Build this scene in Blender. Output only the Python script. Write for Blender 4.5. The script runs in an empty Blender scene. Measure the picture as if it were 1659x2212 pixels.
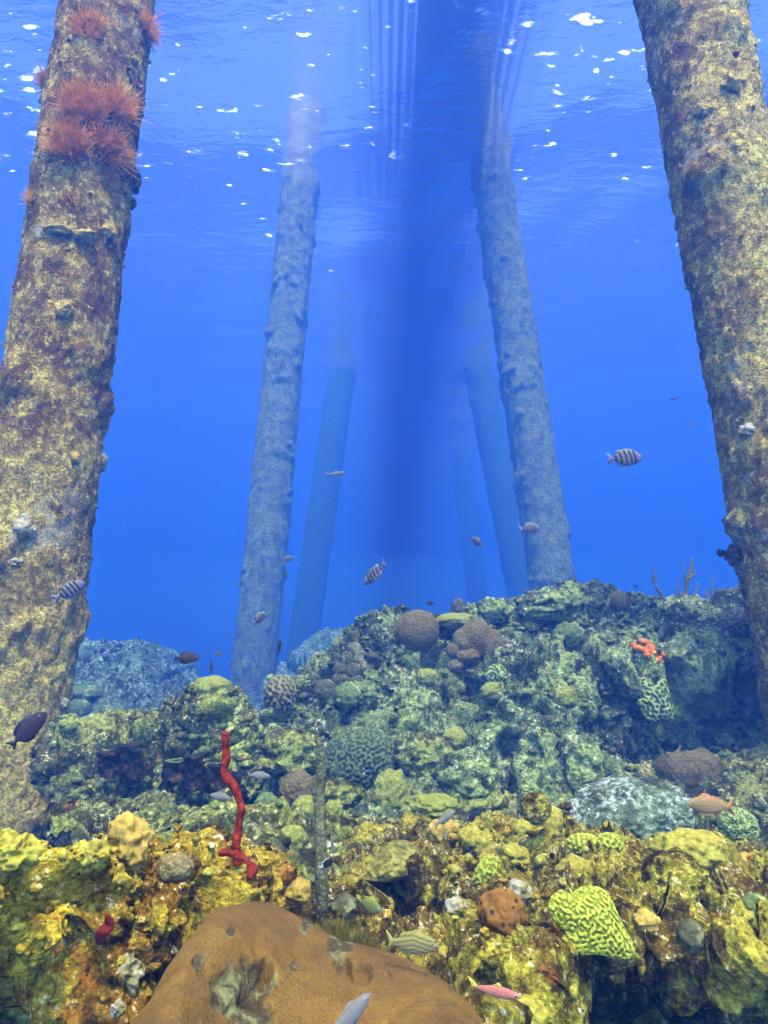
import bpy, math, random
import numpy as np
from mathutils import Vector, Matrix

R = math.radians
SC = bpy.context.scene
COL = SC.collection

# ------------------------------------------------------------------ camera
PITCH = R(12.6)
FPX, CX, CY = 1355.4, 829.5, 1106.0
cam_data = bpy.data.cameras.new('camera')
cam = bpy.data.objects.new('camera', cam_data)
COL.objects.link(cam)
cam.location = (0, 0, 0)
cam.rotation_euler = (R(90) + PITCH, 0, 0)
cam_data.sensor_fit = 'VERTICAL'
cam_data.sensor_height = 36.0
cam_data.lens = 36.0 * FPX / 2212.0
cam_data.clip_start = 0.05
cam_data.clip_end = 500
SC.camera = cam

# ------------------------------------------------------------------ light
TO_SUN = Vector((0.11, -0.52, 1.0)).normalized()
world = bpy.data.worlds.new('World')
SC.world = world
world.use_nodes = True
wn = world.node_tree.nodes
wl = world.node_tree.links
for n in list(wn):
    wn.remove(n)
sky = wn.new('ShaderNodeTexSky')
sky.sky_type = 'NISHITA'
sky.sun_disc = False
sky.sun_elevation = math.asin(TO_SUN.z)
sky.sun_rotation = math.atan2(TO_SUN.x, TO_SUN.y)
bg = wn.new('ShaderNodeBackground')
bg.inputs['Strength'].default_value = 0.05
wo = wn.new('ShaderNodeOutputWorld')
wl.new(sky.outputs[0], bg.inputs[0])
wl.new(bg.outputs[0], wo.inputs[0])

sd = bpy.data.lights.new('sun', 'SUN')
sd.energy = 5.0
sd.angle = R(4.0)
sd.color = (1.0, 0.80, 0.52)
sun = bpy.data.objects.new('sun', sd)
COL.objects.link(sun)
sun.location = (6, -12, 30)
sun.rotation_euler = TO_SUN.to_track_quat('Z', 'Y').to_euler()

SC.view_settings.view_transform = 'Standard'
SC.view_settings.look = 'None'
SC.view_settings.gamma = 1.0
SC.view_settings.use_curve_mapping = False
SC.view_settings.exposure = 4.15
SC.render.engine = 'CYCLES'
SC.cycles.use_denoising = True
SC.cycles.max_bounces = 5
SC.cycles.diffuse_bounces = 1
SC.cycles.glossy_bounces = 2
SC.cycles.transmission_bounces = 3
SC.cycles.transparent_max_bounces = 8
SC.cycles.volume_bounces = 1
SC.cycles.use_adaptive_sampling = False
SC.cycles.sample_clamp_indirect = 4.0

# water: per-metre scattering and extinction (r, g, b)
W_SCAT = (0.0028, 0.0120, 0.055)
W_EXT = (0.082, 0.068, 0.066)
HS = 11.2            # height of the water surface above the camera

# ------------------------------------------------------------------ helpers
NEAR = 0.55
KN = NEAR / 0.72         # the reef and the first pair of piles lie this much closer than first measured
def D(d):
    return float(np.interp(d, [0, 8.5, 12.0, 200], [0, 8.5 * NEAR, 12.0, 200]))
def at(X, Y, d):
    """point at forward distance d along the view direction of (X, Y)"""
    d = D(d)
    dx, dy, dz = (X - CX) / FPX, 1.0, -(Y - CY) / FPX
    y = dy * math.cos(PITCH) - dz * math.sin(PITCH)
    z = dy * math.sin(PITCH) + dz * math.cos(PITCH)
    return Vector((dx * d / y, d, z * d / y))

def px(n, d):
    return n * D(d) / FPX * 1.02
def pxr(n, d):
    return n * d / FPX * 1.02

def tag(o, label=None, cat=None, group=None, kind=None):
    if label: o['label'] = label
    if cat: o['category'] = cat
    if group: o['group'] = group
    if kind: o['kind'] = kind
    return o

def empty(name, loc=(0, 0, 0)):
    o = bpy.data.objects.new(name, None)
    o.empty_display_size = 0.05
    o.location = loc
    COL.objects.link(o)
    return o

def mesh_obj(name, V, F, mat, parent=None, smooth=True, attrs=None):
    """V (n,3) array, F (m,3|4) array or list of polygons"""
    me = bpy.data.meshes.new(name)
    V = np.asarray(V, np.float32)
    if isinstance(F, np.ndarray):
        m, k = F.shape
        me.vertices.add(len(V)); me.loops.add(m * k); me.polygons.add(m)
        me.vertices.foreach_set('co', V.ravel())
        me.loops.foreach_set('vertex_index', F.astype(np.int32).ravel())
        me.polygons.foreach_set('loop_start', np.arange(0, m * k, k, dtype=np.int32))
        me.polygons.foreach_set('loop_total', np.full(m, k, np.int32))
        me.update(calc_edges=True)
    else:
        me.from_pydata([tuple(map(float, v)) for v in V], [], [tuple(int(i) for i in f) for f in F])
        me.update()
    me.validate()
    if attrs:
        for an, av in attrs.items():
            a = me.attributes.new(an, 'FLOAT', 'POINT')
            a.data.foreach_set('value', np.asarray(av, np.float32))
    me.polygons.foreach_set('use_smooth', np.full(len(me.polygons), smooth))
    if mat: me.materials.append(mat)
    o = bpy.data.objects.new(name, me)
    COL.objects.link(o)
    if parent: o.parent = parent
    return o

# ---- noise
def _hash(ix, iy, iz, seed):
    h = (ix.astype(np.uint32) * np.uint32(374761393) + iy.astype(np.uint32) * np.uint32(668265263)
         + iz.astype(np.uint32) * np.uint32(2147483647) + np.uint32((seed * 2654435761) & 0xffffffff))
    h = (h ^ (h >> np.uint32(13))) * np.uint32(1274126177)
    h = (h ^ (h >> np.uint32(16))) * np.uint32(2246822519)
    return h ^ (h >> np.uint32(15))

_rg = np.random.default_rng(5)
_G = _rg.normal(size=(256, 3)).astype(np.float32)
_G /= np.linalg.norm(_G, axis=1)[:, None]

def noise(P, seed=0):
    P = np.asarray(P, np.float32)
    i = np.floor(P).astype(np.int64)
    f = P - i
    u = f * f * f * (f * (f * 6 - 15) + 10)
    out = 0
    for a in (0, 1):
        wa = u[:, 0] if a else 1 - u[:, 0]
        for b in (0, 1):
            wb = wa * (u[:, 1] if b else 1 - u[:, 1])
            for c in (0, 1):
                w = wb * (u[:, 2] if c else 1 - u[:, 2])
                g = _G[_hash(i[:, 0] + a, i[:, 1] + b, i[:, 2] + c, seed) & np.uint32(255)]
                out = out + w * (g[:, 0] * (f[:, 0] - a) + g[:, 1] * (f[:, 1] - b) + g[:, 2] * (f[:, 2] - c))
    return out * 1.6

def fbm(P, octs=3, seed=0, gain=0.5):
    P = np.asarray(P, np.float32)
    s = 0; a = 1.0
    for k in range(octs):
        s = s + a * noise(P * (2.03 ** k) + 17.3 * k, seed + k)
        a *= gain
    return s

def worley(P, seed=0, jit=0.95):
    """F1 distance and a random number per cell"""
    P = np.asarray(P, np.float32)
    i = np.floor(P).astype(np.int64)
    best = np.full(len(P), 9.0, np.float32); rid = np.zeros(len(P), np.float32)
    for a in (-1, 0, 1):
        for b in (-1, 0, 1):
            for c in (-1, 0, 1):
                ix, iy, iz = i[:, 0] + a, i[:, 1] + b, i[:, 2] + c
                h = _hash(ix, iy, iz, seed)
                ox = ((h & np.uint32(1023)).astype(np.float32) / 1023 - .5) * jit + .5
                oy = (((h >> np.uint32(10)) & np.uint32(1023)).astype(np.float32) / 1023 - .5) * jit + .5
                oz = (((h >> np.uint32(20)) & np.uint32(1023)).astype(np.float32) / 1023 - .5) * jit + .5
                d = (ix + ox - P[:, 0]) ** 2 + (iy + oy - P[:, 1]) ** 2 + (iz + oz - P[:, 2]) ** 2
                m = d < best
                best = np.where(m, d, best)
                rid = np.where(m, ((h >> np.uint32(5)) & np.uint32(255)).astype(np.float32) / 255, rid)
    return np.sqrt(best), rid

def lumps(P, seed=0):
    f, r = worley(P, seed)
    return np.sqrt(np.clip(1 - (f / 0.75) ** 2, 0, 1)) * (0.35 + 0.65 * r), r

def meander(P, wl_, seed=0, n=26):
    rg = np.random.default_rng(seed)
    K = rg.normal(size=(n, 3)); K /= np.linalg.norm(K, axis=1)[:, None]
    K *= (2 * math.pi / wl_) * rg.uniform(.9, 1.1, (n, 1))
    ph = rg.uniform(0, 6.28, n)
    s = np.zeros(len(P), np.float32)
    Pf = np.asarray(P, np.float32)
    for k in range(n):
        s += np.cos(Pf @ K[k].astype(np.float32) + ph[k])
    return np.tanh(s * (2.2 / math.sqrt(n / 2)))

def sstep(x, a, b):
    t = np.clip((x - a) / (b - a), 0, 1)
    return t * t * (3 - 2 * t)

# ---- sheets
def catmull(C, n):
    C = np.asarray(C, np.float64)
    m = C.shape[0]
    t = np.linspace(0, m - 1, n)
    i = np.clip(np.floor(t).astype(int), 0, m - 2)
    f = (t - i).reshape((-1,) + (1,) * (C.ndim - 1))
    p0 = C[np.clip(i - 1, 0, m - 1)]; p1 = C[i]; p2 = C[i + 1]; p3 = C[np.clip(i + 2, 0, m - 1)]
    return 0.5 * ((2 * p1) + (-p0 + p2) * f + (2 * p0 - 5 * p1 + 4 * p2 - p3) * f * f + (-p0 + 3 * p1 - 3 * p2 + p3) * f ** 3)

def resample(C, n):
    """catmull along axis 0 with spacing even as seen from the camera"""
    D = catmull(C, max(n, 400))
    seg = np.linalg.norm(np.diff(D, axis=0), axis=-1) / np.linalg.norm(D[1:], axis=-1)
    seg = seg.mean(axis=1) if seg.ndim > 1 else seg
    s = np.concatenate([[0], np.cumsum(seg)])
    tt = np.linspace(0, s[-1], n)
    idx = np.interp(tt, s, np.arange(len(s)))
    i = np.clip(np.floor(idx).astype(int), 0, len(s) - 2)
    f = (idx - i).reshape((-1,) + (1,) * (D.ndim - 1))
    return D[i] * (1 - f) + D[i + 1] * f

def grid_faces(nv, nu, wrap=False):
    a = np.arange(nv * nu).reshape(nv, nu)
    if wrap:
        b = np.concatenate([a, a[:, :1]], axis=1)
    else:
        b = a
    return np.stack([b[:-1, :-1], b[:-1, 1:], b[1:, 1:], b[1:, :-1]], axis=-1).reshape(-1, 4)

def grid_normals(G):
    du = np.gradient(G, axis=1); dv = np.gradient(G, axis=0)
    n = np.cross(du, dv)
    return n / (np.linalg.norm(n, axis=-1, keepdims=True) + 1e-9)

def reef_disp(P, s, seed, rough=1.0):
    q = P / s
    m = fbm(q / 1.4, 2, seed + 50)
    h = 0.17 * fbm(q / 1.1, 3, seed)
    l1, r1 = lumps(q / 0.52, seed + 3)
    l2, r2 = lumps((q + 0.1 * noise(q * 5, seed + 9)[:, None]) / 0.22, seed + 4)
    l3, r3 = lumps(q / 0.095, seed + 5)
    h += 0.12 * l1 + (0.05 + 0.07 * sstep(m, -.3, .5)) * l2 + 0.045 * l3 * rough
    h += 0.04 * rough * fbm(q / 0.07, 3, seed + 6)
    pit = sstep(noise(q / 0.33, seed + 7), .16, .42)
    pit2 = sstep(noise(q / 0.13, seed + 8), .22, .5)
    h -= 0.28 * pit + 0.085 * pit2
    return h * s, r2

SHEETS = {}
DM = np.full((640, 460), 1e9, np.float32)      # nearest reef distance along each view direction, to seat the corals
def to_map(P):
    c, s_ = math.cos(PITCH), math.sin(PITCH)
    y = P[:, 1] * c + P[:, 2] * s_; z = -P[:, 1] * s_ + P[:, 2] * c
    X = CX + FPX * P[:, 0] / y; Y = CY - FPX * z / y
    i = np.round(Y / 4).astype(int); j = np.round(X / 4).astype(int)
    ok = (i >= 0) & (i < 640) & (j >= 0) & (j < 460) & (y > .1)
    np.minimum.at(DM, (i[ok], j[ok]), P[ok, 1].astype(np.float32))
def ground(X, Y, r_=3):
    i, j = int(Y / 4), int(X / 4)
    w = DM[max(0, i - r_):i + r_ + 1, max(0, j - r_):j + r_ + 1]
    w = w[w < 1e8]
    return float(np.median(w)) if len(w) else None
def Dinv(y):
    return float(np.interp(y, [0, 8.5 * NEAR, 12.0, 200], [0, 8.5, 12.0, 200]))
def seat(X, Y, d, rx, ry, depth=0.0):
    g = ground(X, min(Y + .45 * ry, 2208), max(1, int(min(rx, ry) / 7)))
    if g is None: return d
    g = Dinv(g)
    if abs(g - d) > .30 * d: return d
    return g - depth
def sheet(name, ctrl, nv, nu, mat, s, seed, amp=1.0, rough=1.0, parent=None, edge=0.0):
    s = s * (NEAR if s < 1.0 else .9)
    C = np.array([[tuple(p) for p in row] for row in ctrl])          # rows, cols, 3
    A = resample(C, nv)
    B = resample(np.swapaxes(A, 0, 1), nu)
    G = np.swapaxes(B, 0, 1)
    N = grid_normals(G)
    if N[..., 2].mean() < 0:
        N = -N; flip = True
    else:
        flip = False
    P = G.reshape(-1, 3).astype(np.float32)
    sc_ = s if np.isscalar(s) else np.clip(np.linalg.norm(P, axis=1) * s[0], s[1], s[2])[:, None]
    if np.isscalar(s):
        h, r = reef_disp(P, s, seed, rough)
    Nn = N.reshape(-1, 3)
    h = h * amp
    Q = P + Nn * h[:, None]
    # sideways shove makes small overhangs
    w = np.stack([noise(Q / (0.3 * s), seed + 20), noise(Q / (0.3 * s), seed + 21), 0.6 * noise(Q / (0.3 * s), seed + 22)], 1)
    Q = Q + w * (0.10 * s * amp)
    F = grid_faces(nv, nu)
    if not flip: pass
    else: F = F[:, ::-1]
    o = mesh_obj(name, Q, F, mat, parent, attrs={'cell': r})
    Gq = Q.reshape(nv, nu, 3)
    N2 = grid_normals(Gq)
    if flip: N2 = -N2
    SHEETS[name + str(seed)] = (Gq, N2)
    to_map(Q)
    return o

# ---- materials
class Mat:
    def __init__(s, name):
        s.m = bpy.data.materials.new(name); s.m.use_nodes = True
        s.n = s.m.node_tree.nodes; s.l = s.m.node_tree.links
        for x in list(s.n): s.n.remove(x)
        s.out = s.n.new('ShaderNodeOutputMaterial')
        s.b = None
    def node(s, t, **kw):
        x = s.n.new(t)
        for k, v in kw.items():
            if k.startswith('i_'):
                x.inputs[k[2:].replace('_', ' ')].default_value = v
            else: setattr(x, k, v)
        return x
    def link(s, a, b): s.l.new(a, b)
    def bsdf(s, rough=0.8, spec=0.2):
        b = s.node('ShaderNodeBsdfPrincipled'); s.b = b
        b.inputs['Roughness'].default_value = rough
        b.inputs['Specular IOR Level'].default_value = spec
        s.link(b.outputs[0], s.out.inputs[0]); return b
    def coord(s, which='Object'):
        return s.node('ShaderNodeTexCoord').outputs[which]
    def noise(s, vec, scale, detail=4, rough=0.6, off=0.0):
        if off:
            mp = s.node('ShaderNodeVectorMath', operation='ADD'); mp.inputs[1].default_value = (off, off * .7, off * 1.3)
            s.link(vec, mp.inputs[0]); vec = mp.outputs[0]
        x = s.node('ShaderNodeTexNoise'); x.inputs['Scale'].default_value = scale
        x.inputs['Detail'].default_value = detail; x.inputs['Roughness'].default_value = rough
        s.link(vec, x.inputs['Vector']); return x.outputs[0]
    def voro(s, vec, scale, feature='F1'):
        x = s.node('ShaderNodeTexVoronoi'); x.inputs['Scale'].default_value = scale; x.feature = feature
        s.link(vec, x.inputs['Vector']); return x
    def rng(s, val, a, b, lo=0.0, hi=1.0):
        x = s.node('ShaderNodeMapRange'); x.clamp = True; x.interpolation_type = 'SMOOTHSTEP'
        x.inputs[1].default_value = a; x.inputs[2].default_value = b
        x.inputs[3].default_value = lo; x.inputs[4].default_value = hi
        s.link(val, x.inputs[0]); return x.outputs[0]
    def mix(s, fac, a, b, mode='MIX'):
        x = s.node('ShaderNodeMix', data_type='RGBA', blend_type=mode)
        for sock, v in ((x.inputs[0], fac), (x.inputs[6], a), (x.inputs[7], b)):
            if isinstance(v, (tuple, list)): sock.default_value = (*v, 1) if len(v) == 3 else v
            elif isinstance(v, (int, float)): sock.default_value = v
            else: s.link(v, sock)
        return x.outputs[2]
    def math(s, op, a, b=0.5):
        x = s.node('ShaderNodeMath', operation=op)
        for sock, v in ((x.inputs[0], a), (x.inputs[1], b)):
            if isinstance(v, (int, float)): sock.default_value = v
            else: s.link(v, sock)
        return x.outputs[0]
    def bump(s, h, dist, strength=1.0):
        x = s.node('ShaderNodeBump'); x.inputs['Strength'].default_value = strength
        x.inputs['Distance'].default_value = dist
        s.link(h, x.inputs['Height'])
        s.link(x.outputs[0], s.b.inputs['Normal'])
        return x

def reef_mat(name, sc, dark, mid, light, pale, accent, pale_amt=0.5, acc_amt=0.62, light_amt=.5):
    """encrusted rock: turf, live crust, bare pale limestone and coloured specks"""
    m = Mat(name); m.bsdf(0.88, 0.08); sc = sc * 1.2
    c = m.coord()
    n1 = m.noise(c, 1.6 * sc, 5, .62)
    n2 = m.noise(c, 4.2 * sc, 6, .68, 3.1)
    n3 = m.noise(c, 11 * sc, 5, .7, 7.7)
    n4 = m.noise(c, 34 * sc, 4, .7, 1.9)
    v = m.voro(c, 26 * sc)
    col = m.mix(m.rng(n2, .40, .60), dark, mid)
    col = m.mix(m.rng(m.math('ADD', m.math('MULTIPLY', n1, .5), m.math('MULTIPLY', n3, .5)), light_amt - .06, light_amt + .06), col, light)
    pm = m.math('ADD', m.math('MULTIPLY', n2, .45), m.math('MULTIPLY', n4, .55))
    col = m.mix(m.rng(pm, pale_amt, pale_amt + .07), col, pale)
    n5 = m.noise(c, 6 * sc, 5, .7, 12.3)
    col = m.mix(m.rng(n5, acc_amt, acc_amt + .06), col, accent)
    at_ = m.node('ShaderNodeAttribute', attribute_name='cell')
    col = m.mix(m.rng(at_.outputs['Fac'], .80, .86, 0, .45), col, light)
    col = m.mix(m.rng(v.outputs['Distance'], .0, .5, .35, 0), col, dark)
    val = m.node('ShaderNodeHueSaturation'); m.link(col, val.inputs['Color'])
    m.link(m.rng(n4, .3, .7, .45, 1.55), val.inputs['Value'])
    m.link(val.outputs[0], m.b.inputs['Base Color'])
    v3 = m.voro(c, 58 * sc)
    h = m.math('ADD', m.math('ADD', m.math('MULTIPLY', n4, 1.0), m.math('MULTIPLY', n3, .8)), m.math('MULTIPLY', v3.outputs['Distance'], -.35))
    m.bump(h, 0.035 / sc, .9)
    return m.m
# ------------------------------------------------------------------ water body, surface, pier
def make_haze():
    b = [(-45, 45), (-14, 75), (-17, 15.2)]
    V = [(x, y, z) for x in b[0] for y in b[1] for z in b[2]]
    F = [(0, 1, 3, 2), (4, 6, 7, 5), (0, 4, 5, 1), (2, 3, 7, 6), (0, 2, 6, 4), (1, 5, 7, 3)]
    m = Mat('water_volume')
    D = max(W_EXT)
    v = m.node('ShaderNodeVolumePrincipled')
    col = [s_ / D for s_ in W_SCAT]
    ab = []
    for c, e in zip(col, W_EXT):
        k = (e / D - c) / (1 - c)
        ab.append(max(0.0, 1 - k) ** 2)
    v.inputs['Color'].default_value = (*col, 1)
    v.inputs['Absorption Color'].default_value = (*ab, 1)
    v.inputs['Density'].default_value = D
    v.inputs['Anisotropy'].default_value = 0.0
    m.link(v.outputs[0], m.out.inputs['Volume'])
    o = mesh_obj('haze', V, F, m.m, smooth=False)
    tag(o, 'clear blue sea water fading the far pier piles', kind='stuff')
make_haze()

def make_surface():
    nx, ny = 260, 260
    tx = np.linspace(-1, 1, nx); ty = np.linspace(0, 1, ny)
    X = 44 * np.sign(tx) * np.abs(tx) ** 1.6
    Y = -13 + 87 * ty ** 1.3
    gx, gy = np.meshgrid(X, Y)
    P = np.stack([gx.ravel(), gy.ravel(), np.zeros(gx.size)], 1)
    rg = np.random.default_rng(3)
    z = np.zeros(len(P))
    for k in range(30):
        L = rg.uniform(.7, 5.5); a = rg.normal(1.35, .6)
        kk = 2 * math.pi / L
        z += 0.0065 * .8 * L ** .9 * np.sin(kk * (math.cos(a) * P[:, 0] + math.sin(a) * P[:, 1]) + rg.uniform(0, 6.28))
    P[:, 2] = HS + z
    m = Mat('sea_surface')
    c = m.coord()
    st = m.node('ShaderNodeMapping'); st.inputs['Scale'].default_value = (.55, 1.5, 1); m.link(c, st.inputs[0])
    st.inputs['Rotation'].default_value = (0, 0, R(12))
    bh = m.noise(st.outputs[0], 2.2, 4, .6)
    bp = m.node('ShaderNodeBump'); bp.inputs['Distance'].default_value = .05; bp.inputs['Strength'].default_value = 1
    m.link(bh, bp.inputs['Height'])
    fr = m.node('ShaderNodeFresnel'); fr.inputs['IOR'].default_value = 1.33; m.link(bp.outputs[0], fr.inputs['Normal'])
    gl = m.node('ShaderNodeBsdfGlossy'); gl.inputs['Roughness'].default_value = .04
    gl.inputs['Color'].default_value = (.9, .82, 1, 1)
    m.link(bp.outputs[0], gl.inputs['Normal'])
    tr = m.node('ShaderNodeBsdfTransparent')
    rf = m.node('ShaderNodeBsdfRefraction'); rf.inputs['IOR'].default_value = 1.33; rf.inputs['Roughness'].default_value = .35; rf.inputs['Color'].default_value = (.34, .22, .36, 1)
    m.link(bp.outputs[0], rf.inputs['Normal'])
    mt = m.node('ShaderNodeMixShader'); mt.inputs[0].default_value = .74
    m.link(tr.outputs[0], mt.inputs[1]); m.link(rf.outputs[0], mt.inputs[2]); tr = mt
    mx = m.node('ShaderNodeMixShader')
    m.link(fr.outputs[0], mx.inputs[0]); m.link(tr.outputs[0], mx.inputs[1]); m.link(gl.outputs[0], mx.inputs[2])
    # white glints and a faint bright veil painted on as a translucent mask
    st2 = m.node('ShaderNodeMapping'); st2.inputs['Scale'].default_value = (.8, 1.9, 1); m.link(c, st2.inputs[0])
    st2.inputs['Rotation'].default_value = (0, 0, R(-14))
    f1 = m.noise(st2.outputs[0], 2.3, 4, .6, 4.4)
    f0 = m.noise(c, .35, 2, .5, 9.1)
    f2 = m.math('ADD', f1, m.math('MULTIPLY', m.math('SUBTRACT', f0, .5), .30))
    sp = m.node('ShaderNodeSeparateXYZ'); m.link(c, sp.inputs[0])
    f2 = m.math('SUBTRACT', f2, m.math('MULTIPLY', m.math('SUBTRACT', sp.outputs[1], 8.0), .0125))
    glint = m.rng(f2, .595, .74, .012, .9)
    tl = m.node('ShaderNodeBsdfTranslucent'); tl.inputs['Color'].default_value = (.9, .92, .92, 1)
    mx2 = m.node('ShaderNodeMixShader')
    m.link(glint, mx2.inputs[0]); m.link(mx.outputs[0], mx2.inputs[1]); m.link(tl.outputs[0], mx2.inputs[2])
    m.link(mx2.outputs[0], m.out.inputs[0])
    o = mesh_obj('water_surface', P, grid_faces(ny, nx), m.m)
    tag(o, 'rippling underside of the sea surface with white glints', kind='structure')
make_surface()

concrete = Mat('pier_concrete'); concrete.bsdf(.85, .2)
_c = concrete.noise(concrete.coord(), 3, 5)
concrete.link(concrete.mix(_c, (.22, .21, .19), (.38, .36, .32)), concrete.b.inputs['Base Color'])
concrete.bump(_c, .02, .4)
concrete = concrete.m

def box(c, s):
    x, y, z = c; a, b, d = s[0] / 2, s[1] / 2, s[2] / 2
    V = [(x + i * a, y + j * b, z + k * d) for i in (-1, 1) for j in (-1, 1) for k in (-1, 1)]
    return V, [(0, 1, 3, 2), (4, 6, 7, 5), (0, 4, 5, 1), (2, 3, 7, 6), (0, 2, 6, 4), (1, 5, 7, 3)]

PIER = empty('pier_deck', (1.4, 6, 13.2))
tag(PIER, 'narrow pier deck above the water whose shadow darkens the middle', 'pier')
DX0, DX1 = 0.75, 2.65
def deck():
    y0, y1 = 6.0, 66.0
    def add(name, c, dims, me=[None]):
        V, F = box((0, 0, 0), dims)
        o = mesh_obj(name, V, F, concrete, PIER, smooth=False); o.location = Vector(c) - PIER.location
        return o
    xm = (DX0 + DX1) / 2
    for x in (DX0 + .2, DX1 - .2):
        add('girder', (x, (y0 + y1) / 2, 13.68), (.26, y1 - y0, .34))
    for k in range(9):
        add('cross_beam', (xm, 7.2 + 6.4 * k, 13.43), (DX1 - DX0, .4, .16))
    for x, w in ((.60, .15), (.38, .13), (.16, .11), (-.07, .09), (-.31, .07), (2.80, .14), (3.03, .10), (3.28, .07)):  # strips added beside the deck to soften the edges of its shadow
        add('shade_strip', (x, (y0 + y1) / 2, 13.85), (w, y1 - y0, w))
    first = add('deck_plank', (xm, y0 + .2, 13.90), (DX1 - DX0, .54, .08))
    n = int((y1 - y0) / .56)
    for k in range(1, n):
        o = first.copy(); COL.objects.link(o)
        o.location = Vector((xm, y0 + .2 + .56 * k, 13.90)) - PIER.location
deck()

# ------------------------------------------------------------------ piles
def pile_mat(name, tone, tint=(1, 1, 1)):
    m = Mat(name); m.bsdf(.88, .08)
    c = m.coord()
    n1 = m.noise(c, 1.1, 5, .7); n2 = m.noise(c, 6, 6, .7, 2.); n3 = m.noise(c, 30, 4, .75, 5.); n4 = m.noise(c, 95, 3, .7, 8.)
    col = m.mix(m.rng(n2, .38, .62), (.11, .058, .012), (.32, .21, .035))
    col = m.mix(m.rng(n1, .62, .74), col, (.19, .105, .022))                 # red brown crust
    pm = m.math('ADD', m.math('MULTIPLY', n2, .4), m.math('MULTIPLY', n3, .6))
    col = m.mix(m.rng(pm, .50, .60), col, (.60, .47, .09))                    # yellow encrusting growth
    col = m.mix(m.rng(m.noise(c, 2.3, 6, .7, 11.), .60, .68), col, (.36, .32, .18))
    col = m.mix(m.rng(m.noise(c, 7, 5, .7, 21.), .64, .69), col, (.30, .12, .02))
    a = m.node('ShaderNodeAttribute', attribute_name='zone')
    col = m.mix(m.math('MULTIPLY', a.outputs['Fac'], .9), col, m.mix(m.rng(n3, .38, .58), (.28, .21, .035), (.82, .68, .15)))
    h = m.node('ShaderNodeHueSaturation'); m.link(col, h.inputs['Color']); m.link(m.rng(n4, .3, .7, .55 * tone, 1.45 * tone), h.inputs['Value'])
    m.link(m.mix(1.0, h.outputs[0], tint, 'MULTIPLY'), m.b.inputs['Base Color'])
    m.bump(m.math('ADD', n4, n3), .04, 1.0)
    return m.m
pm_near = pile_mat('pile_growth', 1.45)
pm_far = pile_mat('pile_growth_hazed', 1.0, (.62, .95, 1.0))  # same growth tinted bluer and dimmer, haze put into the colour
pm_faint = pile_mat('pile_growth_hazed_faint', .6, (.3, .9, 1.0))  # darker and bluer again, distance haze put into the colour

PILES = {}
def pile(key, p0, p1, r, nu, nv, mat, label, seed, amp=1.0, zone=None):
    p0 = Vector(p0); p1 = Vector(p1)
    ax = (p1 - p0); L = ax.length; ax.normalize()
    e1 = ax.cross(Vector((0, 1, 0))).normalized(); e2 = ax.cross(e1).normalized()
    th = np.linspace(0, 2 * math.pi, nu, endpoint=False); t = np.linspace(0, L, nv)
    T, TH = np.meshgrid(t, th, indexing='ij')
    D = np.cos(TH)[..., None] * np.array(e1) + np.sin(TH)[..., None] * np.array(e2)
    C = np.array(p0) + T[..., None] * np.array(ax)
    P = (C + D * r)
    Q = P.reshape(-1, 3)
    l1, r1 = lumps(Q / .17, seed + 1); l2, r2 = lumps(Q / .065, seed + 2)
    m = sstep(fbm(Q / .6, 3, seed + 5), -.2, .6)
    h = .016 * fbm(Q / .5, 2, seed) + (.006 + .04 * m) * l1 * (r1 > .70) + .016 * l2 * (.2 + m) * (r2 > .4) + .011 * fbm(Q / .03, 3, seed + 7)
    Q2 = Q + D.reshape(-1, 3) * (h * amp)[:, None]
    z = Q2[:, 2]
    zn = sstep(-z, 0.0, 1.2) * sstep(noise(Q / .4, seed + 9), -.4, .3) if zone is None else zone(Q2)
    o = mesh_obj('pier_pile', Q2 - np.array(p0), grid_faces(nv, nu, True), mat, attrs={'zone': zn})
    o.location = p0
    tag(o, label, 'pier pile', 'pier piles standing in the sea')
    PILES[key] = (p0, ax, r, e1, e2)
    SHEETS['pile' + key] = (Q2.reshape(nv, nu, 3), D)
    return o

# left front, right front
def zl(Q): return sstep(-Q[:, 2], -1.0, 1.0) * .9 + .5 * sstep(noise(Q / .7, 77), .1, .5)
def zr(Q): return sstep(Q[:, 2], .2, 1.5) * sstep(Q[:, 0], 1.58, 1.88) * (.4 + .6 * sstep(noise(Q / .3, 78), -.3, .3))  # sunlight painted as pale yellow on the right pile's upper outer side
RN = .455 * NEAR
a0 = at(-14, 1790, 5.6); a1 = at(228, 60, 5.6)
def ext(a, b, z):
    a, b = Vector(a), Vector(b); k = (z - a.z) / (b.z - a.z); return a + (b - a) * k
pile('L1', ext(a0, a1, -2.2), ext(a0, a1, 13.2), RN, 160, 600, pm_near, 'thick yellow-brown pier pile at left with fluffy orange tufts', 11, .95, zl)
b0 = at(1765, 1400, 5.3); b1 = at(1482, 0, 5.3)
pile('R1', ext(b0, b1, -2.6), ext(b0, b1, 13.2), RN, 160, 600, pm_near, 'thick pier pile at right, sunlight painted yellow on its outer side', 12, 1.05, zr)
def pz(Q): return .25 + .4 * sstep(fbm(Q / .16, 3, 79), -.3, .5)
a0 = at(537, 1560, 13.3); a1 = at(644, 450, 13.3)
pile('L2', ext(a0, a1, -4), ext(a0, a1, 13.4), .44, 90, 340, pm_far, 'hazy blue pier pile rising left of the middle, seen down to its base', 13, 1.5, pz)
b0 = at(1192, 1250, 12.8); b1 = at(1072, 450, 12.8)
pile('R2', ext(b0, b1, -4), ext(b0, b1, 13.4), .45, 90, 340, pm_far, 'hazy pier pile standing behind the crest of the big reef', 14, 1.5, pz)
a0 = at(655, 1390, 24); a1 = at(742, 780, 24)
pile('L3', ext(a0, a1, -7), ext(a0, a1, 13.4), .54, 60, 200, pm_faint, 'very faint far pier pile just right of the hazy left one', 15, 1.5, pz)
b0 = at(1120, 1240, 23.5); b1 = at(1028, 780, 23.5)
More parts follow.
